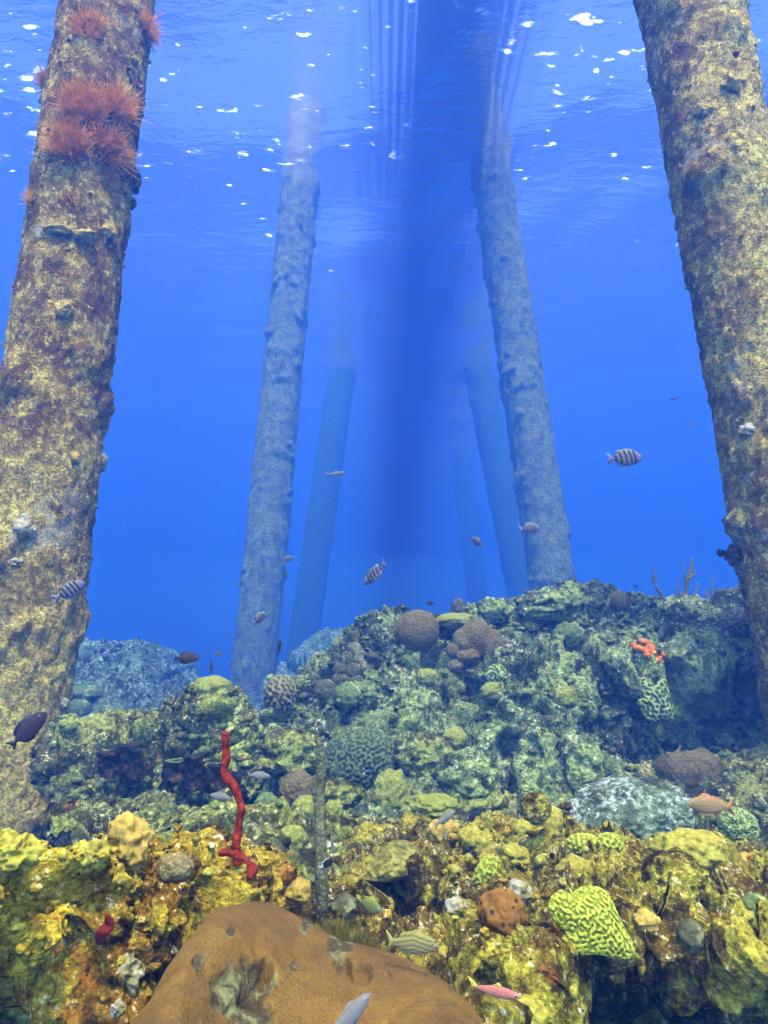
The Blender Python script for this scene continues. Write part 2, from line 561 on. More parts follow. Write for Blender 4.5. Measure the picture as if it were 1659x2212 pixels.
pile('R3', ext(b0, b1, -7), ext(b0, b1, 13.4), .54, 60, 200, pm_faint, 'faint pier pile half hidden left of the hazy right one', 16, 1.5, pz)
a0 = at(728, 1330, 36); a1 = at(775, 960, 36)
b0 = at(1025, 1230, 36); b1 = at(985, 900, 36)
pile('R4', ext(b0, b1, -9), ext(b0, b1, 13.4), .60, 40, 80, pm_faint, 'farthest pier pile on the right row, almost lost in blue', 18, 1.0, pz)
# ------------------------------------------------------------------ sea floor and reef masses
m_floor = reef_mat('sea_floor_crust', 1.5, (.030, .030, .010), (.11, .12, .03), (.34, .38, .07), (.46, .46, .24), (.26, .10, .02), .545, .62, .525)
m_mound = reef_mat('mound_crust', 1.2, (.022, .028, .014), (.085, .12, .045), (.31, .39, .11), (.44, .45, .25), (.22, .10, .03), .545, .62, .515)
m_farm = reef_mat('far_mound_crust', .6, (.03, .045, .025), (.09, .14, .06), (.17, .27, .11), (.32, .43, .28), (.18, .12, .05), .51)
m_front = reef_mat('front_reef_crust', 3.0, (.028, .018, .005), (.17, .115, .014), (.44, .385, .035), (.58, .52, .30), (.24, .085, .012), .555, .62, .525)
m_ridge = reef_mat('ridge_crust', 3.6, (.026, .014, .005), (.30, .15, .012), (.56, .41, .032), (.66, .60, .36), (.34, .13, .010), .57, .57, .53)

def zfloor(d):
    return (D(d) / d) * float(np.interp(d, [0, 1.6, 2.6, 3.5, 5, 6.5, 9, 13, 20, 40, 74], [-1.35, -1.25, -.98, -.90, -.98, -1.25, -1.7, -2.15, -4, -9, -15]))
rows = []
for d in (.25, .8, 1.4, 2, 2.7, 3.5, 4.5, 5.6, 7, 9, 12, 16, 22, 32, 48, 73):
    row = []
    for k in range(17):
        u = -1 + 2 * k / 16
        dd_ = D(d)
        x = u * min(43, .8 + .95 * dd_)
        row.append((x, dd_, zfloor(d) + .12 * math.sin(3 * u + d) - .30 * float(sstep(-u, .15, .45)) * (1 if 2.5 < d < 8 else 0)))
    rows.append(row)
o = sheet('seabed', rows, 320, 400, m_floor, .85, 101, .85)
tag(o, 'coral rubble sea floor between the reef mounds', kind='structure')

def mk(rows_):
    return [[at(*p) for p in r] for r in rows_]

# big right mound: rows run from the buried foot up the face, over the crest and down the back
cols = [580, 600, 648, 730, 840, 950, 1060, 1180, 1300, 1400, 1500, 1620, 1780, 1980]
crest = [1640, 1530, 1450, 1395, 1335, 1322, 1318, 1292, 1298, 1300, 1297, 1285, 1275, 1270]
up    = [1650, 1560, 1500, 1460, 1420, 1400, 1390, 1370, 1370, 1370, 1360, 1370, 1370, 1370]
mid   = [1665, 1620, 1580, 1560, 1530, 1500, 1470, 1470, 1470, 1460, 1440, 1440, 1450, 1450]
low   = [1680, 1660, 1640, 1640, 1620, 1590, 1560, 1580, 1590, 1570, 1540, 1530, 1540, 1540]
foot  = [1700, 1700, 1720, 1730, 1720, 1720, 1740, 1760, 1760, 1740, 1740, 1750, 1760, 1760]
dcr   = [6.3, 6.5, 6.8, 7.0, 7.2, 7.4, 7.5, 7.8, 8.0, 8.0, 8.0, 8.0, 8.0, 8.0]
dup   = [5.9, 6.0, 6.3, 6.4, 6.6, 6.7, 6.8, 6.9, 6.8, 6.7, 6.6, 6.6, 6.6, 6.6]
dmid  = [5.6, 5.7, 5.9, 6.0, 6.2, 6.2, 6.1, 6.1, 6.0, 6.0, 6.1, 6.2, 6.2, 6.2]
dlow  = [5.4, 5.5, 5.5, 5.6, 5.8, 6.0, 5.8, 5.7, 5.8, 6.3, 6.6, 6.7, 6.7, 6.7]
dft   = [5.2, 5.2, 5.1, 5.1, 5.2, 5.3, 5.2, 5.2, 5.4, 6.2, 6.4, 6.5, 6.5, 6.5]
r0 = [at(x - 6, y + 60, d - .3) for x, y, d in zip(cols, foot, dft)]
r1 = [at(x, y, d) for x, y, d in zip(cols, foot, dft)]
r2 = [at(x, y, d) for x, y, d in zip(cols, low, dlow)]
r3 = [at(x, y, d) for x, y, d in zip(cols, mid, dmid)]
r4 = [at(x, y, d) for x, y, d in zip(cols, up, dup)]
r5 = [at(x, y + 22, d) for x, y, d in zip(cols, crest, dcr)]
r6 = [p + Vector((.15, 1.4, -.35)) for p in r5]
r7 = [p + Vector((.3, 3.0, -1.7)) for p in r5]
r8 = [p + Vector((.5, 4.6, -3.4)) for p in r5]
o = sheet('reef_mound', [r0, r1, r2, r3, r4, r5, r6, r7, r8], 430, 580, m_mound, .95, 111, 1.0)
tag(o, 'big coral-covered reef mound filling the right side', kind='structure')

# far left mound
cols = [60, 120, 180, 240, 300, 345, 380, 405]
crest = [1420, 1400, 1395, 1393, 1395, 1408, 1450, 1520]
r5 = [at(x, y + 14, 11.3) for x, y in zip(cols, crest)]
r3 = [at(x, y + 70, 10.2) for x, y in zip(cols, crest)]
r2 = [at(x - 4, y + 150, 9.5) for x, y in zip(cols, crest)]
r1 = [at(x - 6, y + 250, 8.9) for x, y in zip(cols, crest)]
r6 = [p + Vector((0, 1.6, -.5)) for p in r5]; r7 = [p + Vector((0, 3, -3)) for p in r5]
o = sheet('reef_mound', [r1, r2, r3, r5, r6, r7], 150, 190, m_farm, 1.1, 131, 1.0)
tag(o, 'pale bluish rounded reef mound far off behind the left pile', kind='structure')
# faint far mounds behind the middle piles
def far_mound(pts, d, label, seed, h=200):
    r5 = [at(x, y, d) for x, y in pts]
    r3 = [at(x, y + h * .35, d - 1) for x, y in pts]; r1 = [at(x, y + h, d - 2) for x, y in pts]
    r6 = [p + Vector((0, 2, -1)) for p in r5]; r7 = [p + Vector((0, 4, -4)) for p in r5]
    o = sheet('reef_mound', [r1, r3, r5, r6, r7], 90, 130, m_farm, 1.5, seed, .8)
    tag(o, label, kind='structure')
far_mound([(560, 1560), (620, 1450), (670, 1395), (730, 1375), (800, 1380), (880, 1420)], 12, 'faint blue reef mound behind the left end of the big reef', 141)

# left knoll
cols = [112, 150, 205, 270, 340, 400, 440, 475, 500, 512]
crest = [1700, 1610, 1585, 1575, 1560, 1535, 1512, 1518, 1600, 1720]
dd = [5.0, 5.0, 5.0, 5.0, 5.0, 5.0, 5.0, 4.9, 4.8, 4.5]
r5 = [at(x, y + 8, d) for x, y, d in zip(cols, crest, dd)]
r4 = [at(x, y * .65 + 1740 * .35, d - .25) for x, y, d in zip(cols, crest, dd)]
r3 = [at(x, y * .35 + 1740 * .65, d - .45) for x, y, d in zip(cols, crest, dd)]
r2 = [at(x, 1745, d - .8) for x, y, d in zip(cols, crest, dd)]
r1 = [at(x, 1830, d - 1.4) for x, y, d in zip(cols, crest, dd)]
r6 = [p + Vector((0, .6, -.15)) for p in r5]; r7 = [p + Vector((0, 1.6, -1.3)) for p in r5]
o = sheet('reef_knoll', [r1, r2, r3, r4, r5, r6, r7], 240, 330, m_floor, .62, 151, 1.0)
tag(o, 'low dark reef knoll with sponges beside the left pile', kind='structure')

# front reef, right half
cols = [560, 640, 720, 790, 870, 960, 1060, 1160, 1260, 1360, 1460, 1560, 1680, 1850]
crest = [2030, 2000, 1945, 1895, 1855, 1850, 1852, 1860, 1872, 1872, 1862, 1868, 1885, 1890]
dcr = [2.0, 2.2, 2.5, 2.7, 2.9, 2.9, 2.9, 2.9, 2.8, 2.8, 2.8, 2.7, 2.6, 2.5]
b1 = [2060, 2045, 2000, 1940, 1912, 1915, 1915, 1918, 1920, 1920, 1915, 1918, 1925, 1930]
db1 = [1.9, 2.0, 2.15, 2.3, 2.3, 2.35, 2.3, 2.3, 2.3, 2.3, 2.3, 2.3, 2.2, 2.1]
b2 = [2080, 2080, 2040, 2000, 2010, 2010, 1985, 1980, 1980, 1975, 1960, 1970, 1980, 1990]
db2 = [1.8, 1.8, 1.95, 2.45, 2.75, 2.6, 2.05, 1.9, 1.9, 1.95, 2.0, 1.95, 1.9, 1.85]
b3 = [2150, 2140, 2120, 2100, 2100, 2090, 2080, 2070, 2060, 2060, 2075, 2090, 2070, 2060]
db3 = [1.7, 1.7, 1.75, 1.8, 1.8, 1.8, 1.7, 1.6, 1.65, 1.7, 1.7, 1.65, 1.6, 1.55]
b4 = [2250, 2250, 2240, 2230, 2220, 2190, 2160, 2150, 2100, 2100, 2110, 2125, 2100, 2090]
db4 = [1.6, 1.6, 1.6, 1.6, 1.55, 1.5, 1.42, 1.5, 2.3, 2.4, 2.3, 2.2, 2.3, 2.3]
b5 = [2400, 2400, 2400, 2400, 2400, 2380, 2300, 2300, 2260, 2260, 2260, 2260, 2260, 2260]
db5 = [1.5, 1.5, 1.5, 1.5, 1.4, 1.3, 1.25, 1.6, 2.5, 2.5, 2.4, 2.4, 2.4, 2.4]
Z = lambda yy, dd_: [at(x, y, d) for x, y, d in zip(cols, yy, dd_)]
r5 = Z(crest, dcr)
rows = [[p + Vector((0, 1.1, -.9)) for p in r5], [p + Vector((0, .45, -.14)) for p in r5], r5, Z(b1, db1), Z(b2, db2), Z(b3, db3), Z(b4, db4), Z(b5, db5)]
rows.append([p + Vector((0, .1, -.5)) for p in rows[-1]])
o = sheet('front_reef', rows, 500, 620, m_front, .46, 161, 1.15)
tag(o, 'sunlit yellow front reef slope at the lower right', kind='structure')

# encrusted log-like ridge, left front
def ridge(name, path, rad, nu, nv, mat, s, seed, amp, label, kind=None, cat=None):
    C = catmull(np.array([tuple(p) for p in path]), nv)
    rr = catmull(np.array(rad), nv)
    T = np.gradient(C, axis=0); T /= np.linalg.norm(T, axis=1)[:, None]
    e1 = np.cross(T, (0, 0, 1)); e1 /= np.linalg.norm(e1, axis=1)[:, None]; e2 = np.cross(e1, T)
    th = np.linspace(0, 2 * math.pi, nu, endpoint=False)
    D = np.cos(th)[None, :, None] * e1[:, None, :] + np.sin(th)[None, :, None] * e2[:, None, :]
    P = (C[:, None, :] + D * rr[:, None, None]).reshape(-1, 3)
    s = s * NEAR
    h, r = reef_disp(P, s, seed)
    k = np.repeat(np.clip(rr / max(rr), .15, 1), nu)
    Q = P + D.reshape(-1, 3) * (h * amp * k)[:, None]
    w = np.stack([noise(Q / (0.3 * s), seed + 20), noise(Q / (0.3 * s), seed + 21), noise(Q / (0.3 * s), seed + 22)], 1)
    Q = Q + w * (.1 * s * amp)
    o = mesh_obj(name, Q, grid_faces(nv, nu, True), mat, attrs={'cell': r})
    tag(o, label, cat, kind=kind)
    G = Q.reshape(nv, nu, 3); N = -grid_normals(G)
    N = np.where((N * D).sum(-1, keepdims=True) < 0, -N, N)
    SHEETS[name + str(seed)] = (G, N)
    to_map(Q)
    return o
ridge('encrusted_ridge', [at(-420, 2060, 1.0), at(-150, 1985, 1.08), at(50, 1975, 1.15), at(210, 2010, 1.3), at(370, 2030, 1.55), at(480, 1965, 1.8), at(545, 1945, 2.05), at(585, 1955, 2.2)],
      [k * NEAR for k in (.08, .085, .085, .105, .125, .12, .09, .03)], 300, 440, m_ridge, .42, 171, .95, 'orange and yellow crusted reef ridge running in from the lower left', 'structure')

xs = [-.95, -.7, -.5, -.33, -.2, -.12]
R_ = [[Vector((x * k, y, z)) for x in xs] for k, y, z in ((1.9, 1.6, -.50), (1.3, 1.1, -.385), (1.0, .80, -.325), (1.0, .77, -.345), (1.1, .90, -.43), (1.2, 1.08, -.55), (1.25, 1.12, -.95))]
o = sheet('shade_shelf', R_, 110, 150, m_front, .3, 172, .14)  # slab added behind the ridge to keep the corner below in shade
tag(o, 'undercut shelf added beneath the left reef ridge to shade the corner', kind='structure')
# ------------------------------------------------------------------ corals and sponges
def ico(sub):
    import bmesh
    bm = bmesh.new(); bmesh.ops.create_icosphere(bm, subdivisions=sub, radius=1.0)
    V = np.array([v.co[:] for v in bm.verts], np.float32)
    F = np.array([[v.index for v in f.verts] for f in bm.faces], np.int32)
    bm.free(); return V, F
ICO = {k: ico(k) for k in (1, 2, 3, 4, 5, 6)}

def coral_mat(name, base, tip, scale=60, bumpd=.004, ridge=False, patch=None, patch_amt=.62, rough=.75, dots=None):
    m = Mat(name); m.bsdf(rough, .12); scale = scale / KN; bumpd = bumpd * KN
    c = m.coord()
    n = m.noise(c, 5, 4, .6); v = m.voro(c, scale); n2 = m.noise(c, scale * .8, 3, .7, 2.)
    col = m.mix(m.rng(n, .35, .65), base, [b * .72 for b in base])
    if ridge:
        a = m.node('ShaderNodeAttribute', attribute_name='ridge')
        col = m.mix(m.rng(a.outputs['Fac'], .2, .85), col, tip)
    else:
        col = m.mix(m.rng(v.outputs['Distance'], .15, .6), col, tip)
    if patch:
        col = m.mix(m.rng(m.noise(c, 9, 5, .65, 6.), patch_amt, patch_amt + .05), col, patch)
    if dots:
        v2 = m.voro(c, dots[1] / KN); col = m.mix(m.rng(v2.outputs['Distance'], .18, .26, .9, 0), col, dots[0])
    h = m.node('ShaderNodeHueSaturation'); m.link(col, h.inputs['Color']); m.link(m.rng(n2, .3, .7, .72, 1.28), h.inputs['Value'])
    m.link(h.outputs[0], m.b.inputs['Base Color'])
    m.bump(m.math('ADD', v.outputs['Distance'], n2), bumpd, .8)
    return m.m

M = {}
M['brown'] = coral_mat('brown_star_coral', (.34, .155, .032), (.24, .095, .020), 150, .003, patch=(.20, .13, .04), patch_amt=.68)
M['brown_far'] = coral_mat('brown_coral', (.19, .155, .05), (.125, .10, .035), 60, .008)
M['brain_y'] = coral_mat('yellow_brain_coral', (.26, .28, .025), (.46, .50, .05), 220, .001, ridge=True)
M['brain_g'] = coral_mat('green_brain_coral', (.10, .15, .05), (.34, .42, .12), 120, .003, ridge=True)
M['brain_d'] = coral_mat('dark_brain_coral', (.035, .055, .020), (.11, .15, .055), 120, .003, ridge=True)
M['brain_t'] = coral_mat('tan_brain_coral', (.09, .085, .04), (.25, .22, .10), 120, .003, ridge=True)
M['lobe'] = coral_mat('mustard_lobe_coral', (.34, .38, .055), (.22, .24, .04), 70, .006, patch=(.14, .12, .04), patch_amt=.6)
M['lobe_g'] = coral_mat('green_lobe_coral', (.17, .25, .06), (.10, .14, .04), 60, .007, patch=(.30, .36, .12), patch_amt=.58)
M['lobe_d'] = coral_mat('dull_lobe_coral', (.12, .12, .045), (.07, .07, .03), 50, .009, patch=(.2, .2, .09), patch_amt=.58)
M['olive'] = coral_mat('olive_plate_coral', (.25, .235, .045), (.17, .15, .03), 90, .005, patch=(.34, .30, .06), patch_amt=.56)
M['lobe_y'] = coral_mat('yellow_lobe_coral', (.50, .47, .06), (.36, .31, .035), 90, .004, patch=(.20, .14, .03), patch_amt=.62)
M['tan'] = coral_mat('tan_dotted_coral', (.36, .30, .11), (.22, .17, .06), 190, .003)
M['red'] = coral_mat('red_rope_sponge', (.34, .040, .012), (.20, .020, .008), 90, .004, dots=((.10, .006, .005), 55), patch=(.30, .05, .02), patch_amt=.64)
M['orange'] = coral_mat('orange_sponge', (.80, .26, .02), (.62, .17, .015), 40, .006)
M['holey'] = coral_mat('brown_holey_sponge', (.30, .16, .020), (.22, .10, .016), 60, .004, dots=((.03, .012, .005), 62))
M['grey'] = coral_mat('grey_green_sponge', (.20, .21, .09), (.10, .11, .05), 130, .004)
M['dark'] = coral_mat('dark_sponge', (.045, .035, .022), (.025, .02, .014), 30, .02, patch=(.11, .06, .03), patch_amt=.6)
M['pale'] = coral_mat('pale_crust', (.50, .46, .34), (.36, .33, .22), 60, .006, patch=(.3, .26, .10), patch_amt=.55)
M['white'] = coral_mat('bleached_crust', (.60, .56, .38), (.42, .36, .2), 50, .006, patch=(.3, .22, .08), patch_amt=.56)
M['rock_blue'] = reef_mat('pale_boulder_crust', 1.2, (.05, .06, .03), (.13, .17, .09), (.22, .30, .14), (.38, .42, .34), (.16, .14, .06), .51, .66, .51)
M['gorg'] = coral_mat('sea_rod', (.20, .17, .09), (.11, .09, .05), 80, .004)
M['tuft'] = coral_mat('orange_tuft', (1.0, .67, .07), (1.0, .52, .045), 30, .002)
def translucent(m, k=.55):
    t = m.node_tree; b = [n for n in t.nodes if n.type == 'BSDF_PRINCIPLED'][0]; o = [n for n in t.nodes if n.type == 'OUTPUT_MATERIAL'][0]
    tl = t.nodes.new('ShaderNodeBsdfTranslucent'); mx = t.nodes.new('ShaderNodeMixShader'); mx.inputs[0].default_value = k
    t.links.new(b.inputs['Base Color'].links[0].from_socket, tl.inputs[0])
    t.links.new(b.outputs[0], mx.inputs[1]); t.links.new(tl.outputs[0], mx.inputs[2]); t.links.new(mx.outputs[0], o.inputs[0])
translucent(M['tuft'])
M['tuft_y'] = coral_mat('yellow_tuft', (.75, .36, .05), (.6, .24, .04), 30, .002)
M['ochre'] = coral_mat('ochre_growth', (.62, .45, .06), (.42, .28, .05), 60, .006)

def rotmat(tilt_x=0, tilt_y=0, yaw=0):
    return Matrix.Rotation(R(yaw), 3, 'Z') @ Matrix.Rotation(R(tilt_y), 3, 'Y') @ Matrix.Rotation(R(tilt_x), 3, 'X')

def blob(name, label, cat, X, Y, d, rx, ry, mat, seed=0, sub=5, rz=None, lump=.10, lscale=.6, fine=.015, fs=.12,
         brain=None, squash_back=1.0, rot=None, knob=0, group=None, bowl=0, parent=None, holes=0, sink=0.0):
    """a rounded colony: rx, ry half sizes in photo pixels at distance d"""
    V, F = ICO[sub]
    if parent is None: d = seat(X, Y, d, rx, ry, Dinv(px((rz or .8) * rx * .35, d)))
    ax, az = px(rx, d), px(ry, d)
    ay = rz * ax if rz else .8 * max(ax, az) * .9
    V = V.copy()
    N = V.copy()
    o_ = np.float32(seed * 7.31)
    h = lump * fbm(V / lscale + o_, 2, seed)
    h = h + fine * fbm(V / fs + o_, 2, seed + 3)
    attrs = None
    if knob:
        l, r = lumps(V * knob + o_, seed + 5); h = h + (.5 / knob) * l * 1.3
    if bowl:
        h = h - bowl * np.clip(V[:, 2], 0, 1) ** 4
    if holes:
        h = h - holes * sstep(noise(V / .33 + o_, seed + 8), .33, .55)
    S = np.array([ax, ay, az], np.float32)
    P = V * (1 + h)[:, None] * S
    if brain:
        wl_ = px(brain, d)
        mm = meander(P, wl_, seed)
        P = P + N * (mm * wl_ * .20)[:, None]
        attrs = {'ridge': mm * .5 + .5}
    if rot is not None:
        P = P @ np.array(rot.to_3x3() if hasattr(rot, 'to_3x3') else rot, np.float32).T
    o = mesh_obj(name, P, F, M[mat] if isinstance(mat, str) else mat, parent, attrs=attrs)
    if parent is None:
        o.location = at(X, Y, d + sink)
        tag(o, label, cat, group)
    return o

def plate(name, label, cat, X, Y, d, outline, thick, mat, wl_=None, seed=0, n=130, dome=.25, tilt=None, group=None, res=1.0):
    """a plate colony: outline is a list of (X, Y) photo points; the plate gets real thickness and domes towards the viewer"""
    O = np.array(outline, float); m = len(O)
    ex_ = (O[:, 0].max() - O[:, 0].min()) / 2
    g_ = [ground(X + a * ex_, Y + b * ex_, 2) for a in (-.7, 0, .7) for b in (-.7, 0, .7)]
    g_ = [Dinv(q) for q in g_ if q and abs(Dinv(q) - d) < .25 * d]
    if g_: d = float(np.percentile(g_, 8)) - Dinv(px(ex_ * .16, d))
    O2 = catmull(np.vstack([O, O[:1]]), n + 1)[:-1]
    c = np.array([X, Y], float)
    rings = int(n * .30 * res)
    rho = np.linspace(0, 1, rings) ** .8
    nrm = Vector((0, -math.cos(R(tilt or 35)), math.sin(R(tilt or 35))))
    C3 = at(X, Y, d)
    def on_plane(x, y, off):
        r = at(x, y, 1.0)
        t = (C3.dot(nrm)) / r.dot(nrm)
        return r * t + nrm * off
    size = px(np.linalg.norm(O2 - c, axis=1).mean(), d)
    V = []; 
    for k, rh in enumerate(rho):
        for j in range(n):
            q = c + (O2[j] - c) * rh
            V.append(on_plane(q[0], q[1], dome * size * (1 - rh ** 2.2)))
    top = np.array([tuple(v) for v in V], np.float32)
    nn = np.array(nrm, np.float32)
    attrs = None
    if wl_:
        w = px(wl_, d); mm = meander(top, w, seed)
        fade = np.repeat(1 - rho ** 12, n)
        h = mm * w * .26 * (.4 + .6 * fade)
        h = h + .05 * size * fbm(top / (size * .8), 2, seed)
    else:
        mm = np.zeros(len(top)); h = .12 * size * fbm(top / (size * .5), 3, seed)
    T2 = top + nn * h[:, None]; thick = thick * KN
    bot = top[-n:] * 1.0
    ce = np.array(C3, np.float32)
    b1 = ce + (bot - ce) * .96 - nn * thick
    b2 = ce + (bot - ce) * .55 - nn * thick * 1.3
    b3 = ce + (bot - ce) * .25 - nn * thick * 4
    b4 = ce + (bot - ce) * .02 - nn * thick * 6
    V = np.vstack([T2, b1, b2, b3, b4])
    F = grid_faces(rings + 4, n, True)
    al = np.concatenate([mm * .5 + .5, np.zeros(4 * n)])
    o = mesh_obj(name, V - ce, F, M[mat], attrs={'ridge': al})
    o.location = C3
    tag(o, label, cat, group)
    return o

def tube_mesh(path, rad, nu=20, nv=80, seed=0, wob=.12, ws=.05, close=True):
    C = catmull(np.array([tuple(p) for p in path]), nv)
    rr = catmull(np.array(rad, float), nv)
    T = np.gradient(C, axis=0); T /= np.linalg.norm(T, axis=1)[:, None] + 1e-9
    ref = np.array([.13, .98, .1]); ref /= np.linalg.norm(ref)
    e1 = np.cross(T, ref); e1 /= np.linalg.norm(e1, axis=1)[:, None] + 1e-9; e2 = np.cross(e1, T)
    th = np.linspace(0, 2 * math.pi, nu, endpoint=False)
    D = np.cos(th)[None, :, None] * e1[:, None, :] + np.sin(th)[None, :, None] * e2[:, None, :]
    P = (C[:, None, :] + D * rr[:, None, None]).reshape(-1, 3)
    h = fbm(P / ws, 2, seed) * wob * np.repeat(rr, nu)
    P = P + D.reshape(-1, 3) * h[:, None]
    F = list(map(tuple, grid_faces(nv, nu, True)))
    F.append(tuple(range(nu))[::-1]); F.append(tuple(range((nv - 1) * nu, nv * nu)))
    return P, F

def tube(name, label, cat, path, rad, mat, nu=20, nv=80, seed=0, wob=.12, ws=.05, parent=None, group=None):
    P, F = tube_mesh(path, rad, nu, nv, seed, wob, ws)
    o0 = np.array(path[0]) if parent is None else np.array(parent.location)
    o = mesh_obj(name, P - o0, F, M[mat], parent)
    if parent is None:
        o.location = o0; tag(o, label, cat, group)
    return o

def tuft_mesh(center, nrm, rad, n, length, width, seed, up=.3, spread=1.0, drop=0.0):
    """many tapering filaments fanning out of a patch"""
    rg = np.random.default_rng(seed)
    nrm = Vector(nrm).normalized(); e1 = nrm.cross(Vector((0, 0, 1))).normalized(); e2 = nrm.cross(e1)
    V = []; F = []
    for k in range(n):
        a = rg.uniform(0, 6.28); r_ = rad * math.sqrt(rg.uniform(0, 1))
        base = Vector(center) + e1 * (math.cos(a) * r_) + e2 * (math.sin(a) * r_) - nrm * .02
        dirv = (nrm * rg.uniform(.5, 1.2) + (e1 * math.cos(a) + e2 * math.sin(a)) * spread * rg.uniform(.2, 1.0) * (r_ / rad + .2)
                + Vector((rg.normal(0, .25), rg.normal(0, .25), up + rg.normal(0, .2)))).normalized()
        L = length * rg.uniform(.5, 1.15); side = dirv.cross(Vector((rg.normal(), rg.normal(), rg.normal()))).normalized(); s2 = dirv.cross(side)
        bend = Vector((rg.normal(0, .2), rg.normal(0, .2), rg.normal(.1, .2)))
        b0 = len(V); segs = 4
        for i in range(segs):
            t = i / (segs - 1); w = width * (1 - .8 * t)
            c = base + dirv * (L * t) + bend * (L * t * t)
            for j in range(3):
                an = j * 2.094
                V.append(c + side * (w * math.cos(an)) + s2 * (w * math.sin(an)))
        for i in range(segs - 1):
            for j in range(3):
                F.append((b0 + i * 3 + j, b0 + i * 3 + (j + 1) % 3, b0 + (i + 1) * 3 + (j + 1) % 3, b0 + (i + 1) * 3 + j))
    return np.array([tuple(v) for v in V], np.float32), np.array(F, np.int32)

def knob_cluster(name, label, cat, X, Y, d, rx, ry, n, kr, mat, seed, group=None, flat=.6):
    d = seat(X, Y, d, rx, ry, Dinv(px(rx * .15, d)))
    """a mound carpeted with small round knobs, one colony"""
    rg = np.random.default_rng(seed)
    V, F = ICO[2]; base, bF = ICO[3]
    VV = [base * np.array([px(rx, d), px(rx, d) * flat, px(ry, d)]) * .86]; FF = [bF]; off = len(base)
    k = 0
    while k < n:
        p = rg.normal(size=3); p /= np.linalg.norm(p)
        if p[1] > .5 or p[2] < -.6: continue
        r_ = px(kr, d) * rg.uniform(.7, 1.3)
        c = p * np.array([px(rx, d), px(rx, d) * flat, px(ry, d)]) * rg.uniform(.85, 1.05)
        VV.append(V * r_ * np.array([1, 1, 1.15]) * (1 + .12 * noise(V * 2 + k, seed))[:, None] + c); FF.append(F + off); off += len(V); k += 1
    o = mesh_obj(name, np.vstack(VV), np.vstack(FF), M[mat])
    o.location = at(X, Y, d)
    tag(o, label, cat, group)
    return o

